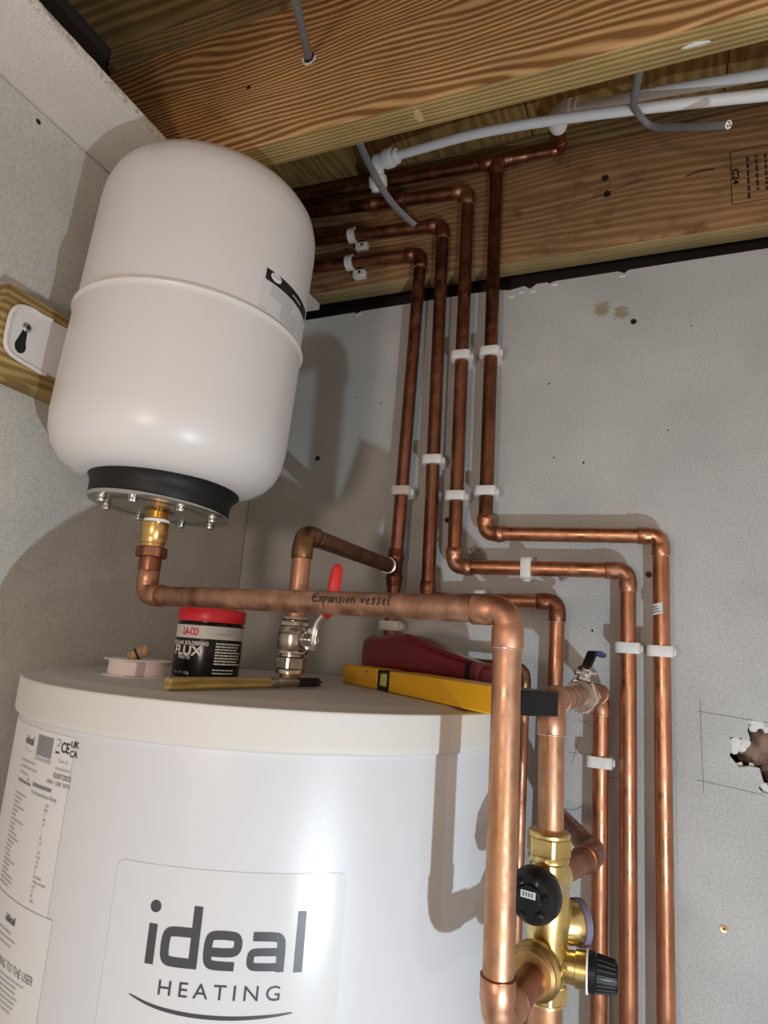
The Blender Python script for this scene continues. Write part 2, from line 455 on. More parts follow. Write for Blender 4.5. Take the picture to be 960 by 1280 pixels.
# pencil marks
pl = [[(.0545, -.038), (.0545, -.095), (.056, -.157)], [(.050, -.0535), (.10, -.0575), (.17, -.062)], [(.046, -.1415), (.09, -.145), (.125, -.149)],
      [(-.14, -.20), (-.11, -.205), (-.095, -.195)], [(-.105, -.082), (-.085, -.086), (-.072, -.10), (-.07, -.12)], [(-.115, -.128), (-.095, -.126), (-.075, -.133)], [(-.10, -.10), (-.112, -.145)],
      [(-.06, -.155), (-.043, -.15), (-.031, -.165), (-.034, -.19), (-.05, -.205)]]
for p in pl:
    bm = N(); stroke(bm, p, .0007, wmap(.0004), it=2); obj('pencil_line', bm, 'graphite', wall_back, flat=True)
def wall_screw(x, z, parent, y=YW, r=.0042, m='screw_dark'):
    bm = N(); lathe(bm, [(r * 1.1, 0), (r * 1.05, .0010), (r * .6, .0008), (0, .0006)], n=14, axis=(0, -1, 0), org=(x, y, z)); s = obj('screw', bm, m, parent)
    bm = N(); box(bm, (x - r * .5, y - .0012, z - .0005), (x + r * .5, y - .0006, z + .0005)); box(bm, (x - .0005, y - .0012, z - r * .5), (x + .0005, y - .0006, z + r * .5)); obj('cross_slot', bm, 'black_hole', s)
for x, z in [(-.0268, .5275), (-.5679, .3273), (-.0081, .129), (-.3142, .2106), (-.2072, .0902)]: wall_screw(x, z, wall_back)
wall_screw(.0749, -.313, wall_back, m='brass_dull')
for x, z, r in [(-.155, .435, .0016), (-.10, .30, .0018), (-.145, .31, .0014), (.02, .345, .0012), (-.50, .44, .0014), (-.45, .425, .0016), (-.085, .045, .0018), (.055, .51, .0012)]:
    bm = N(); lathe(bm, [(r, 0), (r * .8, .0002), (0, .0002)], n=8, axis=(0, -1, 0), org=(x, YW, z)); obj('nick', bm, 'black_hole', wall_back)

# left wall
bm = N(); box(bm, (XL - .0125, -.55, -EYE), (XL, YW + .02, .6245)); wall_left = tag(obj('wall_left', bm, 'left_paper', flat=True), 'grey plasterboard wall behind the white vessel', kind='structure')
for y, z, r in [(.4609, .6103, .0035), (.50, .10, .0014), (.49, .05, .0012)]:
    bm = N(); lathe(bm, [(r, 0), (r * .9, .0003), (0, .0003)], n=12, axis=(1, 0, 0), org=(XL, y, z)); obj('screw_hole', bm, 'black_hole', wall_left)
# outer masonry behind the boards: dark backing, upper part added to block world light
bm = N(); box(bm, (-.9, 1.055, -EYE), (.75, 1.11, ZD + .05)); wall_outer = tag(obj('wall_outer', bm, 'masonry', flat=True), 'dark masonry backing added to block light in the gap above the board', kind='structure')
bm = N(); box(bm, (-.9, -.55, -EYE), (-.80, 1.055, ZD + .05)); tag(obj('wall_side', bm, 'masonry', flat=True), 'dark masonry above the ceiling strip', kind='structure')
bm = N()
for k, (x, z, r) in enumerate([(.115, -.100, .019), (.135, -.086, .022), (.150, -.104, .02), (.165, -.088, .022), (.128, -.105, .014), (.14, -.125, .016), (.108, -.108, .010)]): lump(bm, (x, 1.040, z), r, 50 + k, (1, .8, 1))
obj('plaster_dab', bm, 'plaster_dab', wall_outer)
bm = N(); box(bm, (-.9, -1.2, -EYE - .05), (1.2, 1.11, -EYE)); tag(obj('floor', bm, 'concrete_floor', flat=True), 'bare concrete floor', kind='structure')
# ceiling: a strip of plasterboard along the left wall, cut edge towards the joists
bm = N(); box(bm, (XL - .0125, -.55, .627), (-.5945, YW - .004, .6392)); ceiling = tag(obj('ceiling', bm, 'ceiling_paper', flat=True), 'plasterboard ceiling strip above the vessel with a rough cut edge', kind='structure')
bm = N(); rnd = random.Random(3); ys = [-.55 + k * .012 for k in range(130)]; ys = [y for y in ys if y < YW - .005]
L = [(bm.verts.new((-.5945 + rnd.uniform(0, .0006), y, .6276)), bm.verts.new((-.5922 + rnd.uniform(-.0006, .0008), y, .6310)), bm.verts.new((-.5918 + rnd.uniform(-.0008, .0008), y, .6362)), bm.verts.new((-.5945, y, .6388))) for y in ys]
for a, b in zip(L, L[1:]):
    for k in range(3): bm.faces.new((a[k], a[k + 1], b[k + 1], b[k]))
obj('cut_edge', bm, 'gypsum', ceiling)
# deck above the joists
deck = bpy.data.objects.new('ceiling_deck', None); scene.collection.objects.link(deck); deck.location = (0, .5, ZD + EYE)
tag(deck, 'underside of the floorboards above the joists', kind='structure')
y = -.58
while y < .60:
    bm = N(); box(bm, (-.79, y, ZD), (.75, min(y + .146, .612), ZD + .02), .001, 1); obj('floorboard', bm, 'deck_wood', deck); y += .15
x = -.79
while x < .74:
    bm = N(); box(bm, (x, .615, ZD), (min(x + .298, .75), 1.054, ZD + .02), .001, 1); obj('floorboard', bm, 'deck_cross', deck); x += .30

# ------------------------------------------------------------------ joists
def two_tone_beam(name, label, lo, hi, face_m, under_m, holes=()):
    t = thing(name, label, 'joist', ((lo[0] + hi[0]) / 2, (lo[1] + hi[1]) / 2, lo[2]))
    bm = N(); box(bm, lo, hi, .0022, 2)
    o = obj('beam', bm, face_m, t); o.data.materials.append(M[under_m])
    for p in o.data.polygons:
        if p.normal.z < -.5: p.material_index = 1
    return t
j1 = two_tone_beam('ceiling_joist', 'orange-brown ringed softwood joist nearest the viewer, pierced by a grey cable', (-.79, .609, ZJ), (.75, .647, .857), 'joist_face', 'joist_under')
j2 = two_tone_beam('ceiling_joist', 'dark stained rear joist with a grade stamp, behind the pipe tops', (-.79, .982, .6535), (.75, 1.022, .8575), 'rear_face', 'rear_under')
def strip(label, y0, y1, z0):
    bm = N(); box(bm, (-.79, y0, z0), (.75, y1, ZD), .0015, 1); o = obj('packing_strip', bm, 'strip_wood'); tag(o, label, 'timber strip')
strip('thin timber strip on top of the nearest joist', .604, .645, .8575); strip('dark timber strip on top of the rear joist', .978, 1.02, .8595)
# cable hole, crack and stamp
bm = N(); lathe(bm, [(.0085, 0), (.0078, .0004), (0, .0004)], n=16, axis=(0, -1, 0), org=(-.4185, .609, .759)); obj('drilled_hole', bm, 'black_hole', j1)
bm = N()
for k in range(9):
    a = PI + k * PI / 8; lump(bm, (-.4185 + .0092 * math.cos(a), .6088, .759 + .0092 * math.sin(a)), .0022, 70 + k, (1, .4, 1))
obj('splinters', bm, 'gypsum', j1)
bm = N(); lathe(bm, [(.0035, 0), (0, .0003)], n=10, axis=(0, -1, 0), org=(-.512, .609, .742)); obj('knot_hole', bm, 'black_hole', j1)
bm = N(); lump(bm, (.045, .628, ZJ - .0002), .006, 90, (2.2, .5, .12)); obj('plaster_splash', bm, 'gypsum_white', j1)
bm = N(); lump(bm, (-.262, .627, ZJ - .0002), .006, 91, (.9, 1.7, .08)); obj('glue_smear', bm, 'joist_smear', j1)
jm = lambda u, v: V((u, .9816, v))
t_ = N()
for p in ([(.1143, .784), (.1136, .692)], [(.1143, .784), (.204, .784)], [(.1136, .692), (.204, .692)], [(.204, .784), (.204, .692)]): stroke(t_, p, .0013, jm, 0)
turned = lambda u, v: V((.1175 + v, .9816, .7525 - u))
put_text(t_, 'C24', 0, 0, .0085, lambda u, v: V((.1160 + (.0085 - v) * -1 + .0085, .9816, .7525 - u)), width=.026, bold=.0005)
rnd = random.Random(5)
for c in range(4):
    u = 0
    while u < .062:
        w = rnd.uniform(.004, .011); rect(t_, .1350 + c * .0118, .1385 + c * .0118, .770 - u - w, .770 - u, jm); u += w + .003
obj('grade_stamp', t_, 'ink', j2, flat=True)
for x, z, r in [(-.0695, .7825, .006), (-.0655, .752, .006)]:
    bm = N(); lump(bm, (x, .982, z), r, int(900 * z), (1, .15, 1)); obj('knot', bm, 'black_hole', j2)
for p, w in (([(-.122, .742), (-.06, .755), (-.01, .767)], .0012), ([(.051, .756), (.076, .762), (.092, .760)], .0022)):
    bm = N(); stroke(bm, p, w, jm); obj('crack', bm, 'black_hole', j2, flat=True)
bm = N(); box(bm, (-.70, .649, .78), (-.445, .695, .893), .002, 1); tag(obj('noggin', bm, 'strip_wood'), 'short dark timber noggin beside the joist above the vessel', 'timber')

# ------------------------------------------------------------------ hot water cylinder
CC = (-.415, .702); CR = .2755
cyl = thing('hot_water_cylinder', 'large white hot water cylinder with a cream lid and printed badge', 'water cylinder', (CC[0], CC[1], -EYE))
bm = N(); lathe(bm, [(.27, -EYE), (CR, -EYE + .006), (CR, -1.2), (CR, -.6), (CR, -.0872), (.268, -.0870)], CC, 128); obj('body', bm, 'cylinder_white', cyl)
bm = N(); lathe(bm, [(.272, -.0885), (.2775, -.0880), (.2794, -.0865), (.2801, -.0845), (.2803, -.0830), (.2803, -.0815), (.2803, -.0570), (.2803, -.0560), (.2801, -.0549), (.2796, -.0543), (.2788, -.0541), (.2775, -.0540), (.2630, -.0527), (.2615, -.0525), (.2515, -.0508), (.2500, -.0506), (.2480, -.0505), (.1, -.0505), (0, -.0505)], CC, 128); obj('lid', bm, 'lid_cream', cyl)
cm = lambda off: cylmap(CC, CR, off)
deg = lambda a: math.radians(a) * CR
def round_rect(bm, u0, u1, v0, v1, r, mapf, nu=24):
    # grid with rounded top corners
    rows = 10; g = []
    for j in range(rows + 1):
        vv = v0 + (v1 - v0) * j / rows if j < rows - 4 else v1 - r + r * math.sin((j - (rows - 4)) / 4 * PI / 2)
        if j < rows - 4: vv = v0 + (v1 - r - v0) * j / (rows - 4)
        ins = 0 if vv <= v1 - r else r - math.sqrt(max(0, r * r - (vv - (v1 - r)) ** 2))
        g.append([bm.verts.new(mapf(u0 + ins + (u1 - u0 - 2 * ins) * i / nu, vv)) for i in range(nu + 1)])
    for j in range(rows):
        for i in range(nu): bm.faces.new((g[j][i], g[j][i + 1], g[j + 1][i + 1], g[j + 1][i]))
bm = N(); round_rect(bm, deg(6.8), deg(43.9), -.32, -.1740, .006, cm(.0004)); badge = obj('badge', bm, 'sticker_white', cyl)
badge['label'] = 'glossy white sticker with dark lettering'
bm = N(); S = .0064; xh = .0267; bl = -.2405; mp = cm(.0009)
def at(u): return lambda a, b: mp(u + a, bl + b)
w = .0285; h = S / 2; T = xh - h; q = .006
stroke(bm, [(0, 0), (0, xh)], S, at(.0690), 0, 4)
lathe_pts = [(.0690 + .0042 * math.cos(a * PI / 8), bl + .0385 + .0042 * math.sin(a * PI / 8)) for a in range(16)]
bm.faces.new([bm.verts.new(mp(*p)) for p in lathe_pts])
f = at(.0765)
stroke(bm, [(w - h, .0415), (w - h, 0)], S, f, 0, 4)
stroke(bm, [(w - h, T), (h + q, T), (h + 1.2e-3, T - 1e-3), (h, T - q), (h, h + q), (h + 1.2e-3, h + 1e-3), (h + q, h), (w - h, h)], S, f)
f = at(.1085)
stroke(bm, [(w - .005, h), (h + q, h), (h + 1.2e-3, h + 1e-3), (h, h + q), (h, T - q), (h + 1.2e-3, T - 1e-3), (h + q, T), (w - h - q, T), (w - h - 1e-3, T - 1e-3), (w - h, T - q), (w - h - .001, .0135), (w - h - .005, .0120), (h, .0120)], S * .92, f)
f = at(.1400)
stroke(bm, [(.004, T), (w - h - q, T), (w - h - 1e-3, T - 1e-3), (w - h, T - q), (w - h, 0)], S * .95, f)
stroke(bm, [(w - h, h), (h + .004, h), (h + 5e-4, h + 8e-4), (h, .0078), (h + 5e-4, .0122), (h + .004, .0132), (w - h, .0132)], S * .8, f)
stroke(bm, [(0, -.0005), (0, .0405)], S, at(.1788), 0, 4)
put_text(bm, 'HEATING', .0788, -.2592, .0098, mp, width=.0885, spacing=1.45)
stroke(bm, [(.057, -.2618), (.075, -.2672), (.10, -.2702), (.13, -.2710), (.16, -.2695), (.1775, -.2675)], lambda t: .0004 + .0022 * math.sin(PI * min(1, t)) , mp, 3)
tag(obj('lettering', bm, 'print_dark', badge, flat=True), kind='stuff')
# two paper labels on the left
bm = N(); rect(bm, deg(-42), deg(-6.3), -.2285, -.0935, cm(.0003), 20, 1); spec = obj('spec_label', bm, 'paper_white', cyl)
bm = N(); rect(bm, deg(-42), deg(-4.9), -.42, -.2293, cm(.0003), 20, 1); warn = obj('notice_label', bm, 'paper_white', cyl)
bm = N(); bm2 = N(); bm3 = N(); mp = cm(.0007)
U = lambda px: px      # arc metres
put_text(bm2, 'ideal', -.1150, -.1085, .0070, mp, width=.019, bold=.0002)
stroke(bm3, [(-.1150, -.1125), (-.105, -.1145), (-.096, -.1135)], .0005, mp)
for k in range(22):
    wv = [.0006, .0011, .0004][k % 3]; u = -.0870 + k * .00125; rect(bm, u, u + wv, -.1145, -.0975, mp)
rect(bm3, -.0880, -.0600, -.1185, -.1155, mp)
put_text(bm2, 'CE', -.0470, -.1065, .0080, mp, width=.0110, bold=.0003)
put_text(bm2, 'UK', -.0345, -.1010, .0050, mp, width=.0095, bold=.0002); put_text(bm2, 'CA', -.0345, -.1085, .0050, mp, width=.0095, bold=.0002)
rect(bm2, -.0545, -.0490, -.1085, -.1068, mp)
stroke(bm, [(-.0545, -.098), (-.0515, -.0965), (-.0490, -.098), (-.0505, -.1025), (-.0535, -.1025)], .0007, mp)
put_text(bm3, 'Date of', -.0480, -.1150, .0030, mp); put_text(bm3, 'manufacture', -.0510, -.1210, .0030, mp)
put_text(bm2, '02/07/2025', -.0520, -.1275, .0040, mp, width=.0235); put_text(bm, '0001 1280 2076', -.0600, -.1330, .0032, mp, width=.032)
rnd = random.Random(11)
def line(b, u0, v, n, hgt, maxw, gap=.0012):
    u = u0
    for _ in range(n):
        wd = rnd.uniform(.003, maxw); rect(b, u, u + wd, v, v + hgt, mp); u += wd + gap
for k, n in enumerate((4, 5, 3)): line(bm3, -.1170, -.1235 - k * .0052, n, .0016, .010)
line(bm3, -.0960, -.1375, 1, .0022, .008); line(bm, -.0830, -.1395, 4, .0028, .010, .0006)
line(bm, -.1180, -.1410, 5, .0022, .008, .0008); put_text(bm, 'Pre-Plumbed System Ready', -.0830, -.1455, .0030, mp, width=.041)
vals = ['207', '348', '3', '6.0', '35', '1', '1', '35', '35', '1', '35', '0.15', '10', '0.5', '3', 'Full label', 'Fully pumped', '1.35', '12', '95', '300']
for k, s in enumerate(vals):
    v_ = -.1515 - k * .0036
    line(bm3, -.1190, v_, rnd.randint(2, 4), .0014, .009); put_text(bm, s, -.0560 - (k % 2) * .0008, v_, .0023, mp)
tag(obj('lettering', bm, 'print_grey', spec, flat=True), kind='stuff'); tag(obj('lettering', bm2, 'print_dark', spec, flat=True), kind='stuff'); tag(obj('lettering', bm3, 'print_faint', spec, flat=True), kind='stuff')
bm = N(); bm2 = N(); bm3 = N()
put_text(bm2, 'ideal', -.0900, -.2460, .0060, mp, width=.017, bold=.0002)
for k in range(3): line(bm3, -.1050, -.2535 - k * .0045, 5, .0014, .010)
put_text(bm, 'WARNING TO THE USER', -.1080, -.2780, .0062, mp, width=.0735)
for k in range(7): line(bm3, -.1080, -.2830 - k * .0036, 9 - (k % 3), .0013, .009)
put_text(bm, 'TO THE INSTALLER', -.0965, -.3235, .0062, mp, width=.0600)
for k in range(6): line(bm3, -.1080, -.3290 - k * .0036, 9 - (k % 3), .0013, .009)
tag(obj('lettering', bm, 'print_grey', warn, flat=True), kind='stuff'); tag(obj('lettering', bm2, 'print_dark', warn, flat=True), kind='stuff'); tag(obj('lettering', bm3, 'print_faint', warn, flat=True), kind='stuff')
bm = N(); rect(bm, deg(-42), deg(-5.0), -.2293, -.2286, cm(.0006), 16, 1); obj('label_edge', bm, 'print_faint', cyl, flat=True)

# ------------------------------------------------------------------ expansion vessel
VC = (-.535, .596); VR = .136
def lean(p, k=.035): return V((p[0] + .031 * (p[2] - .36), p[1] + .028 * (p[2] - .36), p[2] - k * ((p[0] - VC[0]) * .743 + (p[1] - VC[1]) * .669)))
def lean_bm(bm, k=.035):
    for v in bm.verts: v.co = lean(v.co, k)
    return bm
ves = thing('expansion_vessel', 'white painted steel expansion vessel hung on the left wall', 'vessel', (-.542, .589, .13))
bm = N(); lathe(bm, [(.07, .166), (.088, .1665), (.102, .170), (.117, .1790), (.1275, .1915), (.1342, .2075), (.1366, .226), (.137, .25), (.137, .3545), (.1385, .3560), (.1352, .3600), (.1352, .40), (.1352, .500),
                     (.1337, .518), (.1288, .535), (.1190, .5485), (.103, .5595), (.081, .567), (.056, .5715), (.028, .5735), (0, .574)], VC, 96)
obj('body', lean_bm(bm), 'white_paint', ves)
bm = N(); lathe(bm, [(.1352, .3535), (.1386, .3545), (.1398, .3575), (.1386, .3605), (.1352, .3615)], VC, 96); obj('seam', lean_bm(bm), 'white_paint', ves)
bm = N(); lathe(bm, [(.070, .1700), (.0885, .1705), (.0893, .1685), (.0862, .1655), (.0822, .160), (.0805, .153), (.0805, .1440), (.0785, .1412), (.060, .1412)], VC, 72); obj('rubber_ring', lean_bm(bm, .075), 'rubber', ves)
bm = N(); lathe(bm, [(.050, .1420), (.0788, .1412), (.0800, .1395), (.0795, .1372), (.056, .1364), (.050, .1385), (.022, .1385), (.018, .136), (0, .136)], VC, 72); fl = obj('flange_plate', lean_bm(bm, .075), 'flange_steel', ves)
bm = N(); lathe(bm, [(.0788, .1415), (.0806, .1408), (.0808, .1385), (.0795, .1368)], VC, 72); obj('rim', lean_bm(bm, .075), 'zinc', fl)
for k in range(8):
    a = 2 * PI * k / 8 + .30; c = lean(V((VC[0] + .066 * math.cos(a), VC[1] + .066 * math.sin(a), .137)), .075)
    bm = N(); lathe(bm, [(.0062, 0), (.0062, -.0012), (.005, -.0014)], (c.x, c.y), 16)
    for v in bm.verts: v.co.z += c.z
    hexnut(bm, c, (0, 0, -1), .0052, .0012, .0062, bev=.0005, turn=a); obj('bolt', bm, 'zinc', fl)
bm = N(); NC = lean(V((VC[0], VC[1], .12)))
prof = []
for k in range(5): prof += [(.0128, .1375 - k * .0024), (.0116, .1363 - k * .0024)]
lathe(bm, prof + [(.0118, .122)], (NC.x, NC.y), 32); obj('neck', bm, 'brass_gold', ves)
bm = N(); lathe(bm, [(.010, .1265), (.0145, .1262), (.0152, .1245), (.0148, .1228), (.010, .1225)], (NC.x, NC.y), 32); obj('seal_tape', bm, 'ptfe_white', ves)
# bracket: plate with a folded rim, keyhole slot and screw, welded to the vessel side
PX = -.6745
bm = N()
outl = [(.545, .358), (.505, .3565), (.486, .3555), (.478, .3570), (.462, .3530), (.4555, .346), (.4525, .335), (.4525, .305), (.456, .297), (.465, .2915), (.500, .2890), (.505, .2875), (.510, .2895), (.545, .2905)]
prism(bm, outl, (PX, 0, 0), (0, 1, 0), (0, 0, 1), (1, 0, 0), .0025)
bmesh.ops.recalc_face_normals(bm, faces=bm.faces)
br = obj('wall_bracket', bm, 'white_paint', ves)
bm = N(); tube(bm, [(PX + .0025, p[0], p[1]) for p in chaikin(outl[1:13], 1)], .0026, 8); obj('bracket_rim', bm, 'white_paint', br)
bm = N(); kp = [(.4715 + .0072 * math.sin(a * PI / 10), .307 - .0085 * math.cos(a * PI / 10)) for a in range(-7, 8)] + [(.4765, .327), (.4705, .327)]
prism(bm, kp, (PX + .0024, 0, 0), (0, 1, 0), (0, 0, 1), (1, 0, 0), .0004); obj('keyhole', bm, 'black_hole', br)
bm = N(); lathe(bm, [(.0058, .0026), (.0056, .0040), (.004, .0052), (0, .0056)], n=20, axis=(1, 0, 0), org=(PX, .4745, .3315)); s = obj('screw', bm, 'zinc', br)
bm = N(); box(bm, (PX + .0050, .4710, .3308), (PX + .0060, .4780, .3322)); box(bm, (PX + .0050, .4738, .3280), (PX + .0060, .4752, .3350)); obj('cross_slot', bm, 'black_hole', s)
bm = N(); prism(bm, [(.535, .3585), (.566, .357), (.566, .2915), (.535, .2905)], (PX, 0, 0), (0, 1, 0), (0, 0, 1), (1, 0, 0), .009); obj('weld_tab', bm, 'white_paint', br)
# rating label
vm = lambda off: cylmap(VC, .1352, off, lean)
vdeg = lambda a: math.radians(a) * .1352
bm = N(); rect(bm, vdeg(70.5), vdeg(116), .3630, .4150, vm(.0003), 16, 1); vl = obj('rating_label', bm, 'paper_white', ves); vl['label'] = 'white paper label with a black banner'
bm = N(); rect(bm, vdeg(71.5), vdeg(115), .4010, .4150, vm(.0006), 16, 1); obj('banner', bm, 'print_black', vl, flat=True)
bm = N(); mp = vm(.0009); cu, cv = vdeg(78), .4095
bm.faces.new([bm.verts.new(mp(cu + .0085 * math.cos(k * PI / 10), cv + .0052 * math.sin(k * PI / 10))) for k in range(20)])
line(bm, vdeg(92), .4065, 4, .0016, .006); tag(obj('banner_print', bm, 'print_white', vl, flat=True), kind='stuff')
bm = N(); line(bm, vdeg(75.4), .4098, 4, .0022, .0036, .0006)
mp = vm(.0006)
for k in range(5): line(bm, vdeg(76), .3975 - k * .0030, 6, .0012, .008)
for k in range(7): line(bm, vdeg(84.5), .3825 - k * .0027, 6, .0010, .007)
line(bm, vdeg(71), .366, 2, .0009, .006); tag(obj('lettering', bm, 'print_faint', vl, flat=True), kind='stuff')
tb = thing('timber_block', 'rough sawn timber block fixed to the left wall behind the white bracket', 'timber block', (-.692, .50, .268))
bm = N(); box(bm, (XL, .4455, .2675), (PX - .0004, .600, .3735), .0018, 1); obj('block', bm, 'block_wood', tb)

# ------------------------------------------------------------------ copper pipework
R22 = .011; R15 = .0075; YP = .9635
# vessel pipe: from the vessel neck across to the right, down, and back into the brass valve
A0 = V((-.543, .589, .0375)); B0 = V((-.1052, .505, .0345)); B1 = V((-.1034, .505, -.2470)); B2 = V((-.0875, .584, -.2400))
vp = thing('copper_pipe_run', 'marked copper pipe crossing from the vessel and dropping in front of the cylinder', 'pipe', (B1.x, B1.y, B1.z))
pipe_run(vp, [(A0.x + .0006, A0.y, .078), A0, B0, B1, B2], R22, 'copper_worn', 'copper_clean', pmats=['copper_dark', 'copper_worn', 'copper_pink', 'copper_dark'], ring_at={(2, 1)})
bm = N(); lathe(bm, [(.012, .1228), (.0152, .1226), (.0155, .121), (.0155, .106), (.0148, .105), (.0148, .098), (.0135, .0975), (.0135, .093)], (A0.x, A0.y), 32); obj('adaptor', bm, 'brass_gold', vp)
bm = N(); hexnut(bm, (A0.x, A0.y, 0), (0, 0, 1), .0182, .081, .0935, bev=.0012, turn=.2); obj('union_nut', bm, 'copper_dark', vp)
bm = N(); lathe(bm, [(.0125, .0815), (.0128, .076), (.0124, .068), (.0124, .066)], (A0.x, A0.y), 32); obj('socket', bm, 'copper_dark', vp)
# felt pen writing on the pipe
ax = (B0 - A0); LN = ax.length; ax.normalize(); side = V((ax.y, -ax.x, 0)).normalized(); upv = side.cross(ax).normalized() * -1
if upv.z < 0: upv = -upv
def pmap(u, v):
    th = v / R22
    return A0 + ax * u + (side * math.cos(th) + upv * math.sin(th)) * (R22 + .00025)
bm = N(); u = .578 * LN; lw = .0014; k_ = .0100
glyph = {'E': [[(.7, 1.0), (.1, .9), (0, .4), (.2, 0), (.9, .15)], [(.05, .5), (.7, .55)]], 'x': [[(0, .6), (.6, 0)], [(.6, .6), (0, 0)]], 'p': [[(0, .6), (.05, -.5)], [(0, .5), (.4, .65), (.5, .3), (.05, .1)]],
         'a': [[(.5, .55), (.1, .5), (0, .1), (.3, 0), (.5, .5), (.6, 0)]], 'n': [[(0, .55), (.03, 0)], [(.03, .3), (.25, .55), (.5, .45), (.55, 0)]], 's': [[(.5, .6), (.1, .5), (.3, .3), (.5, .12), (0, 0)]],
         'i': [[(.1, .5), (.12, 0)]], 'o': [[(.25, .55), (0, .3), (.25, 0), (.5, .3), (.25, .55)]], 'v': [[(0, .55), (.2, 0), (.5, .55)]], 'e': [[(.05, .28), (.5, .35), (.3, .55), (0, .3), (.2, 0), (.5, .1)]], 'l': [[(.1, 1.0), (.12, 0), (.3, 0)]], ' ': []}
for ch in 'Expansion vessel':
    for st in glyph[ch]: stroke(bm, [(u + a * k_ * .72, -.0005 + b * k_ * .95) for a, b in st], lw if ch != ' ' else 0, pmap, 2)
    u += k_ * {'E': .75, ' ': .5, 'i': .32, 'l': .3}.get(ch, .56)
tag(obj('lettering', bm, 'ink', vp, flat=True), kind='stuff')

def wall_run(label, pts, pm, fm, beads=(), pmats=None, ring_at=None, r=R22):
    b = pts[-1]; t = thing('copper_pipe_run', label, 'pipe', (b[0], b[1], b[2]))
    pipe_run(t, pts, r, pm, fm, beads=beads, pmats=pmats, ring_at=ring_at); return t
def tee(parent, C, d, br, r, m, half=.030, bl=.029, bead=True):
    C, d, br = V(C), V(d).normalized(), V(br).normalized(); w = r + .0015
    bm = N(); tube(bm, [C - d * half, C - d * (half - .001), C - d * (half * .72), C - d * (half * .62), C - d * (half * .5), C - d * (half * .4), C + d * (half * .4), C + d * (half * .5), C + d * (half * .62), C + d * (half * .72), C + d * (half - .001), C + d * half],
             [w - .0005, w, w, w + .0013, w + .0013, w, w, w + .0013, w + .0013, w, w, w - .0005], 24)
    tube(bm, [C + br * .004, C + br * bl * .5, C + br * bl * .6, C + br * bl * .75, C + br * bl * .85, C + br * bl], [w, w, w + .0013, w + .0013, w, w - .0004], 24)
    return obj('tee_fitting', bm, m, parent)
YB = YP
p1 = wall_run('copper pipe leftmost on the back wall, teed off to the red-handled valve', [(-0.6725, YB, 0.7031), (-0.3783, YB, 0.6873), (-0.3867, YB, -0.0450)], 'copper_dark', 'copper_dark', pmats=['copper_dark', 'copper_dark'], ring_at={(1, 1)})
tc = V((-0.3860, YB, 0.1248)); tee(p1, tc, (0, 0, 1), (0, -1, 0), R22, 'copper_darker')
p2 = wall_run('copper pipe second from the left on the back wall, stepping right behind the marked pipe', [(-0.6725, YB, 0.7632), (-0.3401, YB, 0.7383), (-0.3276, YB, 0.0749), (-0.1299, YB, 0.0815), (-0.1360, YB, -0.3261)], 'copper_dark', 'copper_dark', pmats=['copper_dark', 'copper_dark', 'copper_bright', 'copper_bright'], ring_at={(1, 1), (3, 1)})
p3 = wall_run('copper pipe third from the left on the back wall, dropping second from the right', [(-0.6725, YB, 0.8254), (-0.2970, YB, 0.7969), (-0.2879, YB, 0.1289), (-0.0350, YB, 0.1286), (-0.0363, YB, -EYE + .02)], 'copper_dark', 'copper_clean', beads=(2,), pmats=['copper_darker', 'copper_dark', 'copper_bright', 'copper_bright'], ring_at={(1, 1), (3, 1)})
for x in (-.481, -.428):
    bm = N(); z = .8254 - (x + .6725) * .076
    tube(bm, [(x - .012, YB, z), (x - .005, YB, z), (x, YB, z), (x + .005, YB, z), (x + .012, YB, z)], [.0124, .0126, .0142, .0126, .0124], 24); obj('coupling', bm, 'copper_dark', p3)
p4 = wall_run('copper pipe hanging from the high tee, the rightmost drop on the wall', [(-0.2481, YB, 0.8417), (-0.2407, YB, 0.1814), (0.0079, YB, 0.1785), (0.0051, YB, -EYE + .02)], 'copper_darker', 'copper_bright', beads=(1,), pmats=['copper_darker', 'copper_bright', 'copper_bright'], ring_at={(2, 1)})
tee(p4, (-0.2481, YB, 0.8448), (1, 0, -.045), (0, 0, -1), R22, 'copper_dark')
bm = N(); tube(bm, [(-0.6725, YB, 0.8639), (-0.2787, YB, 0.8461)], R22, 24); obj('pipe', bm, 'copper_darker', p4)
bm = N(); tube(bm, [(-0.2176, YB, 0.8434), (-0.1396, YB, 0.8402)], R15 + .0008, 24); obj('pipe', bm, 'copper_dark', p4)
bm = N(); tube(bm, [(-0.2221, YB, 0.8435), (-0.2160, YB, 0.8432), (-0.2089, YB, 0.8429), (-0.1956, YB, 0.8425), (-0.1936, YB, 0.8424)], [.0118, .0118, .0098, .0098, .0088], 24); obj('reducer', bm, 'copper_dark', p4)
bm = N(); elbow(bm, (-0.1360, YB, 0.8400), (-1, 0, .04), (0, -1, 0), R15 + .0005, .009, .012); obj('elbow', bm, 'copper_dark', p4)
bm = N(); tube(bm, [(-.1335, YB - .009, .8400), (-.1360, .905, .8380)], R15, 20); obj('pipe', bm, 'copper_dark', p4)
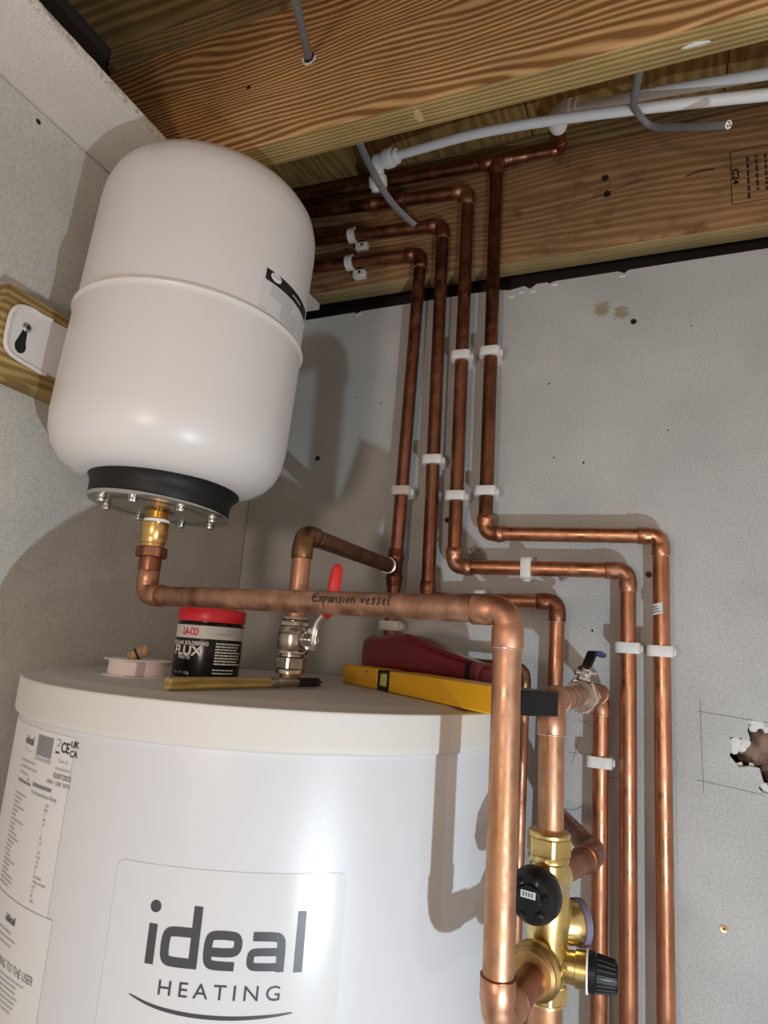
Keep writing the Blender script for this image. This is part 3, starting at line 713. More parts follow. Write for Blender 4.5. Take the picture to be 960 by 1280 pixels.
# paper tag round the rightmost pipe
bm = N()
def tagmap(u, v):
    th = u / (R22 + .0004); return V((.0058 + math.sin(th) * (R22 + .0004), YB - math.cos(th) * (R22 + .0004), v + u * .25))
rect(bm, -.0165, .0165, .0700, .0850, tagmap, 14, 1); tg = obj('paper_tag', bm, 'paper_white', p4)
bm = N(); tm = tagmap
def tagmap2(u, v):
    th = u / (R22 + .0008); return V((.0058 + math.sin(th) * (R22 + .0008), YB - math.cos(th) * (R22 + .0008), v + u * .25))
for k in range(3): rect(bm, -.0115, .0005 - .002 * k, .0730 + k * .0036, .0745 + k * .0036, tagmap2, 6, 1)
for k in range(4): rect(bm, .0035 + k * .003, .0048 + k * .003, .0710, .0840, tagmap2, 1, 1)
obj('tag_print', bm, 'print_grey', tg, flat=True)
# pipe from the blue-handled valve down the wall
MX, MY = -.0850, .605
vtop = V((MX, MY, -.0350)); ctop = V((-0.0693, YB, -0.0408))
p5 = wall_run('copper pipe rising from the brass valve, turning back to the wall', [(MX + .0012, MY, -.152), vtop, ctop, (-0.0749, YB, -EYE + .02)], 'copper_clean', 'copper_clean', pmats=['copper_pink', 'copper_worn', 'copper_bright'], ring_at={(1, 0), (2, 1)})
# branch to the red valve riser
rz = .1225; rx, ry = -.3805, .6555
p6 = wall_run('copper branch pipe from the wall tee, bending down into the red-handled valve', [(-.3860, YB - .026, .1245), (rx, ry, rz), (rx, ry, .020)], 'copper_olive', 'copper_olive', pmats=['copper_olive', 'copper_clean'], ring_at=set())
bm = N(); ring(bm, (-.3860, YB - .030, .1245), (0, -1, 0), R22 + .001); obj('solder_ring', bm, 'solder', p6)
# small 15 mm pipe behind the cylinder's edge
p7 = wall_run('thin copper pipe bending down behind the right edge of the cylinder', [(-.30, .945, -.014), (-.1705, .945, -.0155), (-.1740, .945, -.85)], 'copper_olive', 'copper_olive', pmats=['copper_olive', 'copper_clean'], r=R15, ring_at={(1, 0)})

# brass valve group on the vessel pipe
bv = thing('brass_valve', 'brass multi-port control valve with a round black cap', 'valve', (MX, MY, -.27))
dF = V((-.19, -.98, 0)).normalized(); dB = V((.16, .98, 0)).normalized()
bm = N(); lathe(bm, [(.0115, -.1415), (.0165, -.1420), (.0178, -.1432), (.0178, -.1455), (.0150, -.146)], (MX, MY), 32); hexnut(bm, (MX, MY, 0), (0, 0, 1), .0192, -.1605, -.1455, bev=.0014, turn=.35); obj('union_nut', bm, 'brass', bv)
bm = N(); lathe(bm, [(.0160, -.160), (.0170, -.1620), (.0170, -.1645), (.0140, -.167), (.0135, -.178), (.0170, -.188), (.0195, -.200), (.0190, -.212), (.0165, -.224), (.0165, -.246), (.0150, -.252), (.0150, -.256)], (MX, MY), 40)
lathe(bm, [(.014, 0), (.0165, .012), (.0170, .026)], n=32, axis=dF, org=(MX, MY, -.186))
lathe(bm, [(.013, 0), (.0150, .012), (.0160, .022)], n=32, axis=dF, org=(MX, MY, -.2395))
lathe(bm, [(.012, 0), (.0135, .014), (.0150, .020)], n=32, axis=dB, org=(MX, MY, -.181))
lathe(bm, [(.013, 0), (.0150, .014), (.0165, .018), (.0165, .026)], n=32, axis=(.80, .60, 0), org=(MX, MY, -.2130))
lathe(bm, [(.011, 0), (.0120, .020), (.0120, .0225), (.0135, .023), (.0135, .031)], n=32, axis=(1, .05, 0), org=(MX, MY, -.2415))
obj('body', bm, 'brass', bv)
bm = N(); lathe(bm, [(.0122, .0205), (.0195, .0210), (.0212, .0235), (.0212, .0290), (.0190, .0315), (.0190, .0340), (.0165, .0365), (.0125, .0370)], n=40, axis=dF, org=(MX, MY, -.2395)); obj('port_nut', bm, 'brass_dull', bv)
bm = N(); hexnut(bm, (MX, MY, 0), (0, 0, 1), .0178, -.2680, -.2550, bev=.0012, turn=.35); lathe(bm, [(.0150, -.268), (.0150, -.270), (.0120, -.271)], (MX, MY), 32); obj('outlet_nut', bm, 'brass', bv)
kz = -.1840; K0 = V((MX, MY, kz)) + dF * .024
bm = N(); lathe(bm, [(.0165, 0), (.0205, .001), (.0212, .004), (.0212, .009), (.0200, .014), (.0170, .017), (.0165, .0185), (.0105, .019), (.0100, .021), (.0085, .0215), (0, .0215)], n=48, axis=dF, org=K0); cap = obj('black_cap', bm, 'plastic_black', bv)
Xk, Yk, Zk = frame(dF)
bm = N()
for k in range(6):
    a = k * PI / 3 + .2; c = K0 + dF * .0172 + (Xk * math.cos(a) + Yk * math.sin(a)) * .0135
    lump(bm, c, .0042, 120 + k, (1, 1, 1))
obj('grip_lobe', bm, 'plastic_black', cap)
bm = N(); cpt = K0 + dF * .0218; up = V((0, 0, 1)); sd = up.cross(dF).normalized()
prism(bm, [(-.006, .0010), (.006, .0010), (.006, .0062), (-.006, .0062)], cpt, sd, up, dF, .0003); pl_ = obj('cap_label', bm, 'paper_white', cap)
bm = N()
for k in range(4): prism(bm, [(-.0045 + k * .0024, .002), (-.0030 + k * .0024, .002), (-.0030 + k * .0024, .0052), (-.0045 + k * .0024, .0052)], cpt + dF * .0004, sd, up, dF, .0001)
obj('label_print', bm, 'print_grey', pl_)
Q = V((MX, MY, -.2130)); qd = V((.80, .60, 0))
bm = N(); lathe(bm, [(.0165, .0262), (.0180, .0262), (.0180, .0315), (.0165, .0325), (0, .0325)], n=36, axis=qd, org=Q); obj('check_cap', bm, 'purple_ring', bv)
xd = V((1, .05, 0)).normalized(); Q2 = V((MX, MY, -.2415))
bm = N(); lathe(bm, [(.0125, .0312), (.0158, .0312), (.0158, .0326), (.0125, .0326)], n=36, axis=xd, org=Q2); obj('white_washer', bm, 'plastic_white', bv)
bm = N(); lathe(bm, [(.012, .0328), (.0146, .0330), (.0146, .0380), (.0132, .0390), (.0112, .0535), (.0102, .0550), (0, .0550)], n=36, axis=xd, org=Q2); kb = obj('black_knob', bm, 'plastic_black', bv)
Xk, Yk, Zk = frame(xd)
for k in range(22):
    a = 2 * PI * k / 22; d_ = Xk * math.cos(a) + Yk * math.sin(a)
    bm = N(); tube(bm, [Q2 + xd * .0392 + d_ * .0131, Q2 + xd * .0530 + d_ * .0112], .0008, 5); obj('rib', bm, 'plastic_black', kb)
bvp = thing('copper_pipe_run', 'short copper pipe below the brass valve', 'pipe', (MX, MY, -EYE + .02))
bm = N(); tube(bm, [(MX, MY, -.2695), (MX, MY, -.298), (MX, MY, -.299)], [.0135, .0135, .012], 24); obj('socket', bm, 'copper_pink', bvp)
bm = N(); tube(bm, [(MX, MY, -.2695), (MX, MY, -EYE + .02)], .0112, 24); obj('pipe', bm, 'copper_pink', bvp)
e0 = V((MX, MY, -.181)) + dB * .018; e1 = V((-.0565, .715, -.1815)); e2 = V((-.1250, YB - .013, -.199))
rl = thing('copper_pipe_run', 'dull copper pipe with a bend, leaving the back of the brass valve', 'pipe', (e2.x, e2.y, e2.z))
pipe_run(rl, [e0, e1, e2], R22, 'copper_dark', 'copper_dark', ring_at=set())
bm = N(); lathe(bm, [(.0045, -.315), (.0060, -.305), (.0060, -.296), (.0085, -.2945), (.0085, -.2890), (.0050, -.287), (0, -.287)], (-.109, .640), 20); tag(obj('drain_cock', bm, 'brass_dull'), 'small dull brass drain cock left of the brass valve', 'drain cock')

# ------------------------------------------------------------------ lever valves
def octbody(bm, O, d, prof): lathe(bm, prof, n=32, axis=d, org=O)
rv = thing('lever_valve', 'nickel lever valve with a red handle, standing on the cylinder lid', 'valve', (rx, ry, -.052))
bm = N(); O = V((rx, ry, 0)); z1 = (0, 0, 1)
lathe(bm, [(.0125, .0255), (.0160, .0250), (.0165, .0225), (.0140, .0210), (.0140, .0150), (.0155, .0140), (.0160, .0120), (.0178, .0090), (.0182, .0040), (.0182, -.0060), (.0170, -.0110), (.0178, -.0125), (.0178, -.0155), (.0140, -.0165), (.0140, -.0195)], (rx, ry), 40)
lathe(bm, [(.0085, 0), (.0085, .016), (.0100, .0165), (.0100, .021), (.0070, .0215), (.0070, .026)], n=24, axis=(1, -.25, 0), org=(rx, ry, .0010))
obj('body', bm, 'nickel', rv)
bm = N(); hexnut(bm, O, z1, .0180, .0145, .0205, bev=.001, turn=.5); obj('upper_nut', bm, 'nickel', rv)
bm = N(); hexnut(bm, O, z1, .0185, -.0330, -.0190, bev=.0015, turn=.3); lathe(bm, [(.0160, -.033), (.0165, -.0345), (.0165, -.0375), (.0120, -.038)], (rx, ry), 32); obj('lower_nut', bm, 'nickel', rv)
bm = N(); lathe(bm, [(.0115, -.0375), (.0115, -.0520)], (rx, ry), 28); obj('boss', bm, 'brass_dull', rv)
hx = V((rx, ry, .001)) + V((1, -.25, 0)).normalized() * .026
bm = N(); hexnut(bm, hx, (1, -.25, 0), .0085, 0, .006, bev=.0008); lathe(bm, [(.0125, -.003), (.0125, 0), (.004, 0)], n=24, axis=(1, -.25, 0), org=hx); obj('spindle_nut', bm, 'chrome', rv)
def plate(bm, pts, wdir, w, th):
    """bent flat bar through pts; width along wdir"""
    wdir = V(wdir).normalized(); L = []
    pts = [V(p) for p in pts]
    for i, p in enumerate(pts):
        t = (pts[min(i + 1, len(pts) - 1)] - pts[max(i - 1, 0)]).normalized(); nrm = t.cross(wdir).normalized()
        ww = w[i] if hasattr(w, '__len__') else w
        L.append([bm.verts.new(p + wdir * a * ww / 2 + nrm * b * th / 2) for a, b in ((-1, -1), (1, -1), (1, 1), (-1, 1))])
    for a, b in zip(L, L[1:]):
        for k in range(4): bm.faces.new((a[k], a[(k + 1) % 4], b[(k + 1) % 4], b[k]))
    bm.faces.new(L[0]); bm.faces.new(L[-1])
h0 = hx + V((.005, -.001, 0))
bm = N(); tube(bm, smooth_path([h0 + V((-.0010, 0, -.011)), h0 + V((0, -.001, -.004)), h0 + V((.0005, -.002, .006)), h0 + V((.003, -.002, .017)), h0 + V((.0125, -.003, .028)), h0 + V((.0175, -.004, .035))], 2), .0046, 14, flat=.55, up=(.9, .35, 0)); lv = obj('lever', bm, 'chrome', rv)
bm = N(); P = [h0 + V((.0115, -.0025, .027)), h0 + V((.0155, -.003, .0315)), h0 + V((.0185, -.004, .038)), h0 + V((.0215, -.004, .060)), h0 + V((.0235, -.0045, .078)), h0 + V((.0240, -.0045, .083)), h0 + V((.0242, -.0045, .085))]
tube(bm, P, [.0055, .0062, .0066, .0070, .0064, .0045, .002], 14, flat=.62, up=(.9, .35, 0)); obj('handle', bm, 'lever_red', rv)

bvv = thing('lever_valve', 'nickel lever valve with a dark blue handle on the short pipe by the wall', 'valve', (-.076, .78, -.05))
dv = (ctop - vtop).normalized(); O = vtop + dv * .178
bm = N(); lathe(bm, [(.0120, -.022), (.0165, -.0215), (.0170, -.018), (.0150, -.0165), (.0150, -.012), (.0170, -.010), (.0182, 0), (.0170, .010), (.0150, .012), (.0150, .026), (.012, .027)], n=32, axis=dv, org=O); obj('body', bm, 'nickel', bvv)
bm = N(); hexnut(bm, O, dv, .0205, -.014, -.003, bev=.0018, turn=.2); obj('front_nut', bm, 'chrome', bvv)
bm = N(); hexnut(bm, O, dv, .0190, .014, .026, bev=.0015); obj('rear_nut', bm, 'chrome', bvv)
O2 = O + V((.001, 0, .0165)); sdir = V((.30, .05, .95)).normalized()
bm = N(); lathe(bm, [(.0085, -.004), (.0080, .004), (.0062, .005), (.0062, .010)], n=24, axis=sdir, org=O2); obj('stem', bm, 'chrome', bvv)
bm = N(); O3 = O2 + sdir * .0095
hexnut(bm, O3, sdir, .0062, .0002, .0045, bev=.0006)
for a in range(4):
    q_ = V((math.cos(a * PI / 2 + .5), math.sin(a * PI / 2 + .5), 0)); tube(bm, [O3, O3 + q_ * .0125], .0022, 10)
obj('stop_plate', bm, 'chrome', bvv)
bm = N(); plate(bm, [O3 + V((-.004, 0, .004)), O3 + V((.001, .004, .008)), O3 + V((.004, .010, .017)), O3 + V((.006, .014, .024))], (.75, -.66, 0), [.012, .013, .014, .013], .003); bl_ = obj('lever', bm, 'plastic_black', bvv)
bm = N(); plate(bm, [O3 + V((.006, .0145, .0225)), O3 + V((.010, .024, .0235)), O3 + V((.016, .038, .0205))], (.75, -.66, 0), [.012, .012, .010], .0045); obj('grip', bm, 'lever_blue', bvv)

# ------------------------------------------------------------------ pipe clips
def make_clip(r, stand):
    """local: pipe along z through origin, wall at +y = stand"""
    ob = bpy.data.objects.new('pipe_clip', None)
    def mk(name, bm, m):
        bmesh.ops.recalc_face_normals(bm, faces=bm.faces)
        me = bpy.data.meshes.new(name); bm.to_mesh(me); bm.free(); smooth(me, 40); me.materials.append(M[m])
        o = bpy.data.objects.new(name, me); o.parent = ob; return o
    bm = bmesh.new(); n = 40; hz = .0072; L = []
    for k in range(n):
        a = 2 * PI * k / n; c, s = math.cos(a), math.sin(a)
        e = 5.0; ax_, ay_ = r + .0058, r + .0042
        R = 1 / ((abs(c) / ax_) ** e + (abs(s) / ay_) ** e) ** (1 / e)
        ri = r + .0002
        L.append([bm.verts.new((c * ri, s * ri, -hz)), bm.verts.new((c * R * .98, s * R * .98, -hz)), bm.verts.new((c * R, s * R, -hz + .0006)), bm.verts.new((c * R, s * R, hz - .0006)), bm.verts.new((c * R * .98, s * R * .98, hz)), bm.verts.new((c * ri, s * ri, hz))])
    for k in range(n):
        A, B = L[k], L[(k + 1) % n]
        for j in range(6): bm.faces.new((A[j], A[(j + 1) % 6], B[(j + 1) % 6], B[j]))
    parts = [mk('strap', bm, 'clip_white')]
    bm = bmesh.new(); box(bm, (-.0115, r + .0044, -.0066), (.0115, stand, .0066), .001, 1); parts.append(mk('spacer', bm, 'clip_white'))
    bm = bmesh.new(); box(bm, (r + .0056, -.004, -.0050), (r + .0085, .006, .0050), .0012, 1); parts.append(mk('latch', bm, 'clip_white'))
    return ob, parts
proto, pparts = make_clip(R22, YW - YB)
first = True
def clip(x, z, label, horiz=False, tilt=0.0):
    global first
    o = proto if first else proto.copy(); ps = pparts if first else [p.copy() for p in pparts]
    scene.collection.objects.link(o)
    for p in ps:
        scene.collection.objects.link(p); p.parent = o
    first = False
    o.location = (x, YB, z + EYE); o.rotation_euler = (0, PI / 2 if horiz else tilt, 0)
    tag(o, label, 'pipe clip', 'white pipe clips on the back wall')
clip(-0.2928, 0.4794, 'upper white clip on the third wall pipe from the left')
clip(-0.2442, 0.4810, 'upper white clip on the fourth wall pipe from the left')
clip(-0.3319, 0.3016, 'white clip on the second wall pipe from the left')
clip(-0.3823, 0.2507, 'white clip on the leftmost wall pipe, above the tee')
clip(-0.2894, 0.2405, 'lower white clip on the third wall pipe, above its bend')
clip(-0.2415, 0.2471, 'lower white clip on the fourth wall pipe, above its bend')
clip(-0.1753, 0.1288, 'white clip round the lower horizontal wall pipe', True)
clip(-0.2435, 0.0776, 'white clip mostly hidden behind the marked pipe elbow', True)
clip(-0.0354, 0.0224, 'left of the paired white clips on the right-hand drops')
clip(0.0055, 0.0209, 'right of the paired white clips, on the outermost pipe below the paper tag')
clip(-0.0710, -0.1294, 'white clip below the blue-handled valve')
clip(-0.3862, 0.0326, 'white clip above the dark red tool on the leftmost wall pipe')
# open hook clips on the rear joist
def hook(x, z, label):
    t = thing('hook_clip', label, 'pipe clip', (x, .975, z), 'open hook clips on the rear joist')
    bm = N(); n = 16; L = []
    for k in range(n + 1):
        a = math.radians(-150 + 215 * k / n); c, s = math.cos(a), math.sin(a)
        L.append([bm.verts.new((x + dx, YB - c * rr, z + s * rr - 0)) for dx, rr in ((-.007, R22 + .0004), (-.007, R22 + .0032), (.007, R22 + .0032), (.007, R22 + .0004))])
    for a, b in zip(L, L[1:]):
        for k in range(4): bm.faces.new((a[k], a[(k + 1) % 4], b[(k + 1) % 4], b[k]))
    bm.faces.new(L[0]); bm.faces.new(L[-1]); obj('hook', bm, 'clip_white', t)
    bm = N(); box(bm, (x + .004, .967, z - .028), (x + .028, .9815, z - .0135), .0015, 1); obj('fixing_tab', bm, 'clip_white', t)
    bm = N(); lathe(bm, [(.003, 0), (.0026, .0006), (0, .0006)], n=10, axis=(0, -1, 0), org=(x + .018, .967, z - .0195)); obj('screw', bm, 'screw_dark', t)
hook(-0.5182, 0.7515, 'upper of two open white hook clips on the rear joist')
hook(-0.5182, 0.6944, 'lower of two open white hook clips on the rear joist')

# ------------------------------------------------------------------ white plastic pipes, push-fit elbows, cables (between the joists)
w1 = thing('plastic_pipe', 'white plastic pipe running along the rear joist from a push-fit elbow', 'pipe', (-.10, .82, .75))
bm = N(); tube(bm, smooth_path([(-.415, .861, .8080), (-.33, .846, .7985), (-.2423, .8298, .7870), (-.0978, .8165, .7620), (.1369, .7985, .7110), (.40, .776, .640)]), R15, 20); obj('pipe', bm, 'pipe_white', w1)
d_ = V((.085, -.015, -.0095)).normalized(); E0 = V((-.4335, .8645, .8095))
bm = N(); lathe(bm, [(.0078, .044), (.0120, .0438), (.0128, .042), (.0128, .038), (.0100, .037), (.0100, .035), (.0150, .034), (.0158, .031), (.0158, .020), (.0130, .018), (.0125, .002), (.0125, 0)], n=32, axis=d_, org=E0); obj('push_fit_collar', bm, 'plastic_white', w1)
bm = N(); elbow(bm, E0, d_, V((-.05, .55, -.85)), .0110, .010, .014); obj('push_fit_elbow', bm, 'plastic_white', w1)
bm = N(); lathe(bm, [(.0120, .020), (.0155, .022), (.0160, .027), (.0160, .038), (.0130, .041), (.0125, .046), (.0090, .047)], n=32, axis=V((-.05, .55, -.85)), org=E0); obj('push_fit_collar', bm, 'plastic_white', w1)
w2 = thing('plastic_pipe', 'shorter white plastic pipe higher up, fed from the copper tee by a push-fit elbow', 'pipe', (0, .83, .78))
F0 = V((-.1335, .866, .8240)); d_ = V((.117, -.024, -.030)).normalized()
bm = N(); tube(bm, [F0 + d_ * .01, V((.0186, .8334, .7845)), V((.1388, .8062, .7480)), V((.40, .75, .665))], R15, 20); obj('pipe', bm, 'pipe_white', w2)
bm = N(); elbow(bm, F0, d_, (0, 1, 0), .0105, .009, .012); obj('push_fit_elbow', bm, 'plastic_white', w2)
for dd in (d_, V((0, 1, 0))):
    bm = N(); lathe(bm, [(.0115, .010), (.0150, .012), (.0155, .015), (.0155, .025), (.0128, .028), (.0124, .034), (.0085, .035)], n=32, axis=dd, org=F0); obj('push_fit_collar', bm, 'plastic_white', w2)
def cable(label, P, w, flat, up, it=3):
    bm = N(); tube(bm, smooth_path(P, it), w, 14, flat=flat, up=up); o = obj('grey_cable', bm, 'cable_grey'); return tag(o, label, 'cable')
cable('grey cable passing through the hole drilled in the near joist', [(-.33, .40, .667), (-.372, .50, .7135), (-.4185, .608, .7595)], .0052, .72, (1, 0, .2), 1)
cable('flat grey cable hanging across the white elbow beside the vessel', [(-.404, .700, .760), (-.408, .745, .745), (-.4135, .80, .7480), (-.4080, .87, .735), (-.3905, .918, .728), (-.380, .93, .722)], .0062, .5, (1, .3, 0))
c3 = thing('grey_cable', 'loose grey cable looping over the white pipe with a cut white end', 'cable', (.02, .80, .70))
P = smooth_path([(-.008, .66, .690), (-.0105, .70, .695), (-.0200, .765, .714), (-.0180, .80, .7330), (.000, .83, .727), (.030, .80, .693), (.064, .76, .6500), (.0850, .742, .6305)])
bm = N(); tube(bm, P, .0048, 14, flat=.75, up=(1, 0, 0)); obj('sheath', bm, 'cable_grey', c3)
bm = N(); dd = (P[-1] - P[-3]).normalized(); lathe(bm, [(.0046, 0), (.0048, .0012), (.0044, .0016), (0, .0016)], n=16, axis=dd, org=P[-1]); ce = obj('cut_end', bm, 'plastic_white', c3)
bm = N()
for a in (0, 2.1, 4.2):
    Xk, Yk, Zk = frame(dd); lathe(bm, [(.0012, .0014), (.0011, .0022), (0, .0022)], n=8, axis=dd, org=P[-1] + (Xk * math.cos(a) + Yk * math.sin(a)) * .0022)
obj('core', bm, 'screw_dark', ce)

# ------------------------------------------------------------------ things on the cylinder lid
ZL = -.0505
# flux jar
JC = (-.4900, .6480); JR = .0385
jar = thing('flux_jar', 'black jar of soldering flux with a red screw lid', 'jar', (JC[0], JC[1], ZL))
bm = N(); lathe(bm, [(.033, ZL), (.0378, ZL + .0008), (JR, ZL + .003), (JR, ZL + .0600), (.0380, ZL + .0615), (.0358, ZL + .0622), (.0358, ZL + .068)], JC, 64); obj('body', bm, 'jar_black', jar)
bm = N(); lathe(bm, [(.036, ZL + .0632), (.0388, ZL + .0632), (.0393, ZL + .0642), (.0393, ZL + .0768), (.0383, ZL + .0785), (.036, ZL + .0790), (0, ZL + .0790)], JC, 64); obj('lid', bm, 'lid_red', jar)
th0 = math.degrees(math.atan2(-JC[0], JC[1]))    # direction to the eye, measured round the jar
ja = lambda a: math.radians(th0 + a) * JR
jm0 = lambda off: cylmap(JC, JR, off)
bm = N(); rect(bm, ja(-110), ja(110), ZL + .0440, ZL + .0585, jm0(.0002), 30, 1); wb = obj('white_band', bm, 'paper_white', jar)
mp = jm0(.0005)
bm = N(); put_text(bm, 'LA-CO', ja(-50), ZL + .0475, .0078, mp, width=.0200, bold=.0004); tag(obj('lettering', bm, 'print_red', wb, flat=True), kind='stuff')
bm = N(); put_text(bm, 'FOR JOINING', ja(28), ZL + .0530, .0020, mp, width=.014); put_text(bm, 'ALL COMMON METALS EXCEPT', ja(8), ZL + .0490, .0021, mp, width=.030); tag(obj('lettering', bm, 'print_faint', wb, flat=True), kind='stuff')
bm = N()
put_text(bm, 'REGULAR SOLDERING', ja(-80), ZL + .0363, .0042, mp, width=.0530, bold=.0002)
put_text(bm, 'FLUX', ja(-68), ZL + .0250, .0100, mp, width=.0385, bold=.0007)
put_text(bm, 'PASTE', ja(-56), ZL + .0205, .0035, mp, width=.0175, bold=.0001)
put_text(bm, 'NET WT. 125g', ja(-64), ZL + .0040, .0030, mp, width=.0240)
rnd = random.Random(21)
for k in range(8): line(bm, ja(11), ZL + .0385 - k * .0032, 6, .0016, .0072, .0007)
for k in range(2): line(bm, ja(10), ZL + .0095 - k * .0036, 5, .0013, .0066, .0007)
tag(obj('lettering', bm, 'print_white', jar, flat=True), kind='stuff')
# spool of thread tape
SC = (-.5130, .5600)
sp = thing('tape_spool', 'small spool of white thread seal tape beside the flux jar', 'tape spool', (SC[0], SC[1], ZL))
bm = N(); lathe(bm, [(.006, ZL), (.0342, ZL), (.0348, ZL + .0006), (.0342, ZL + .0012), (.006, ZL + .0012)], SC, 48); obj('flange', bm, 'plastic_white', sp)
bm = N(); lathe(bm, [(.006, ZL + .0165), (.0342, ZL + .0165), (.0348, ZL + .0171), (.0342, ZL + .0177), (.006, ZL + .0177)], SC, 48); obj('flange', bm, 'plastic_white', sp)
bm = N(); lathe(bm, [(.008, ZL + .0013), (.0285, ZL + .0013), (.0292, ZL + .005), (.0288, ZL + .012), (.0292, ZL + .0164), (.008, ZL + .0164)], SC, 48); obj('tape_roll', bm, 'ptfe', sp)
bm = N(); box(bm, (SC[0] + .010, SC[1] - .0290, ZL + .0016), (SC[0] + .025, SC[1] - .0160, ZL + .0162), .001, 1); obj('loose_end', bm, 'ptfe', sp)
ck = thing('wooden_dowel', 'short wooden dowel stub with a dark band lying on the tape spool', 'dowel', (SC[0], SC[1] + .004, ZL + .018))
c0 = V((SC[0] - .006, SC[1] - .008, ZL + .0185)); c1 = c0 + V((.0145, .012, .0110))
bm = N(); tube(bm, [c0, c0.lerp(c1, .05), c0.lerp(c1, .95), c1], [.0050, .0056, .0066, .0060], 20); obj('stub', bm, 'cork_wood', ck)
bm = N(); tube(bm, [c0.lerp(c1, .36), c0.lerp(c1, .46)], .0064, 20); obj('band', bm, 'rubber', ck)
# flux brush
b0 = V((-.3830, .4560, ZL + .0062)); b1 = V((-.3440, .6630, ZL + .0062)); bd = (b1 - b0)
brs = thing('flux_brush', 'wooden-handled flux brush with blackened bristles lying before the jar', 'brush', (b0.x, b0.y, ZL))
pt = lambda t: b0 + bd * t
bm = N(); tube(bm, [pt(0), pt(.004), pt(.02), pt(.35), pt(.60), pt(.64)], [.0040, .0052, .0058, .0055, .0050, .0048], 20); obj('handle', bm, 'handle_wood', brs)
bm = N(); tube(bm, [pt(.60), pt(.605), pt(.64), pt(.645), pt(.66), pt(.665), pt(.80)], [.0050, .0054, .0054, .0049, .0054, .0052, .0046], 20); obj('ferrule', bm, 'nickel', brs)
bm = N(); rnd = random.Random(9); Xk, Yk, Zk = frame(bd)
for k in range(60):
    a = rnd.uniform(0, 2 * PI); rr = math.sqrt(rnd.random()) * .0042; q0 = pt(.79) + (Xk * math.cos(a) + Yk * math.sin(a)) * rr
    q1 = pt(rnd.uniform(.95, 1.0)) + (Xk * math.cos(a) + Yk * math.sin(a)) * rr * rnd.uniform(1.0, 1.25)
    tube(bm, [q0, q0.lerp(q1, .6) + V((rnd.uniform(-1, 1), 0, rnd.uniform(-.3, 1))) * .0006, q1], [.0009, .0008, .0003], 5)
tag(obj('bristles', bm, 'bristle', brs), kind='stuff')
# spirit level
l0 = V((-.3850, .8000, ZL)); l1 = V((-.0985, .5385, ZL)); ld = (l1 - l0); LL = ld.length; ld.normalize(); ln = V((-ld.y, ld.x, 0)); HL = .0238; DL = .036
if ln.y < 0: ln = -ln
lvl = thing('spirit_level', 'yellow spirit level with black end cap lying on the cylinder lid', 'spirit level', (l0.x, l0.y, ZL))
def lbox(name, s0, s1, n0, n1, z0, z1, m, parent, bev=.0008):
    b = bmesh.new(); box(b, (s0, n0, z0), (s1, n1, z1), bev, 1); bm = N()
    mtx = Matrix(((ld.x, ln.x, 0, l0.x), (ld.y, ln.y, 0, l0.y), (0, 0, 1, ZL), (0, 0, 0, 1))); join(bm, b, mtx); return obj(name, bm, m, parent)
lbox('bar', 0, .110, 0, DL, .0006, HL, 'level_yellow', lvl); lbox('bar', .143, LL - .040, 0, DL, .0006, HL, 'level_yellow', lvl)
vh = lbox('vial_housing', .110, .143, .0006, DL - .001, .0006, HL - .0004, 'plastic_black', lvl)
lbox('vial', .1195, .1355, -.0004, .004, .0055, HL - .0040, 'vial', vh)
lbox('end_cap', LL - .040, LL, -.0006, DL + .0006, .0048, HL + .0004, 'plastic_black', lvl)
bm = N(); lathe(bm, [(.0018, 0), (0, .0002)], n=10, axis=-ln, org=l0 + ld * .080 + V((0, 0, HL * .8))); obj('rivet', bm, 'screw_dark', lvl)
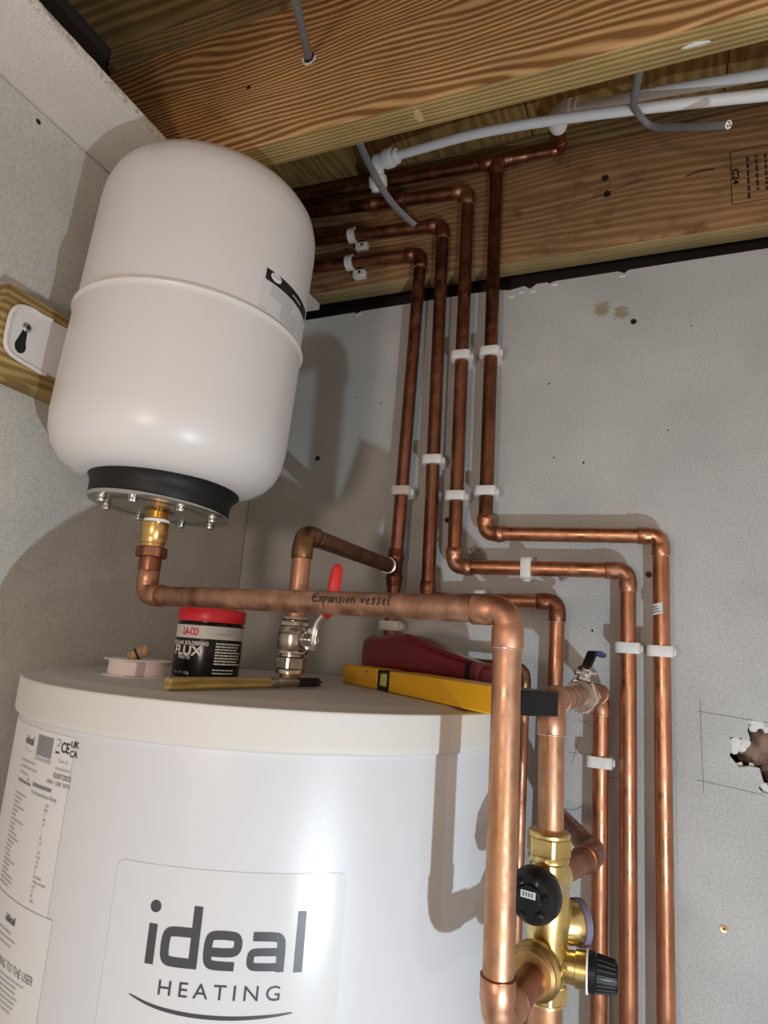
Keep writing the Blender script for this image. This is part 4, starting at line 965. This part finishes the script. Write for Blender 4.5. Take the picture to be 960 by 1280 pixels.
# dark red moulded tool lying behind the level
rt = thing('plastic_tool', 'dark red moulded plastic tool lying behind the yellow level', 'tool', (-.28, .83, ZL))
bm = N()
S_ = []   # cross-sections along the tool: centre (x,y,z), half-width, half-height
q0 = V((-.3760, .885, 0)); q1 = V((-.1640, .742, 0))
secs = [(0.0, .018, .0260, 0, .0560), (.025, .026, .0170, 0, .0610), (.08, .030, .0090, 0, .0640), (.16, .031, .0040, 0, .0625), (.26, .031, .0010, 0, .0640), (.36, .031, .0010, 0, .0670), (.45, .030, .0010, 0, .0660), (.55, .027, .0010, 0, .0590), (.70, .023, .0010, 0, .0480), (.85, .020, .0020, 0, .0400), (.95, .018, .0030, 0, .0365), (1.0, .016, .0060, 0, .0330)]
dq = (q1 - q0).normalized(); nq = V((-dq.y, dq.x, 0)); nq = nq if nq.y > 0 else -nq
for s, hw, zb, _, zt in secs:
    c = q0.lerp(q1, s); ringv = []
    for k in range(20):
        a = 2 * PI * k / 20; cx_, sz_ = math.cos(a), math.sin(a); e = .38
        px_ = math.copysign(abs(cx_) ** e, cx_) * hw; pz_ = math.copysign(abs(sz_) ** e, sz_)
        ridge = .0 if pz_ < .3 else (.006 * (1 - abs(cx_)) if s > .05 else 0)
        ringv.append(bm.verts.new(c + nq * px_ + V((0, 0, ZL + (zb + zt) / 2 + pz_ * (zt - zb) / 2 * (.92 if cx_ > 0 else 1) + ridge * .6))))
    S_.append(ringv)
for a, b in zip(S_, S_[1:]):
    for k in range(20): bm.faces.new((a[k], a[(k + 1) % 20], b[(k + 1) % 20], b[k]))
bm.faces.new(S_[0]); bm.faces.new(S_[-1]); obj('shell', bm, 'tool_red', rt, ang=24)
bm = N(); pr = lambda s, n_, z: q0.lerp(q1, s) + nq * n_ + V((0, 0, ZL + z))
tube(bm, [pr(.42, -.021, .0655), pr(.60, -.021, .0545), pr(.80, -.0175, .0440), pr(.94, -.015, .0385)], [.0022, .003, .0032, .002], 10); obj('rib', bm, 'tool_red', rt)
bm = N(); b = bmesh.new(); box(b, (-.006, -.0225, .004), (.006, .019, .0400), .002, 2); mtx = Matrix(((dq.x, nq.x, 0, q1.x - dq.x * .016), (dq.y, nq.y, 0, q1.y - dq.y * .016), (0, 0, 1, ZL), (0, 0, 0, 1))); join(bm, b, mtx); obj('end_clip', bm, 'tool_red', rt)
bm = N(); b = bmesh.new(); box(b, (-.0165, -.0215, .005), (-.0068, .0, .0405), .001, 1); join(bm, b, mtx); obj('slot', bm, 'plastic_black', rt)
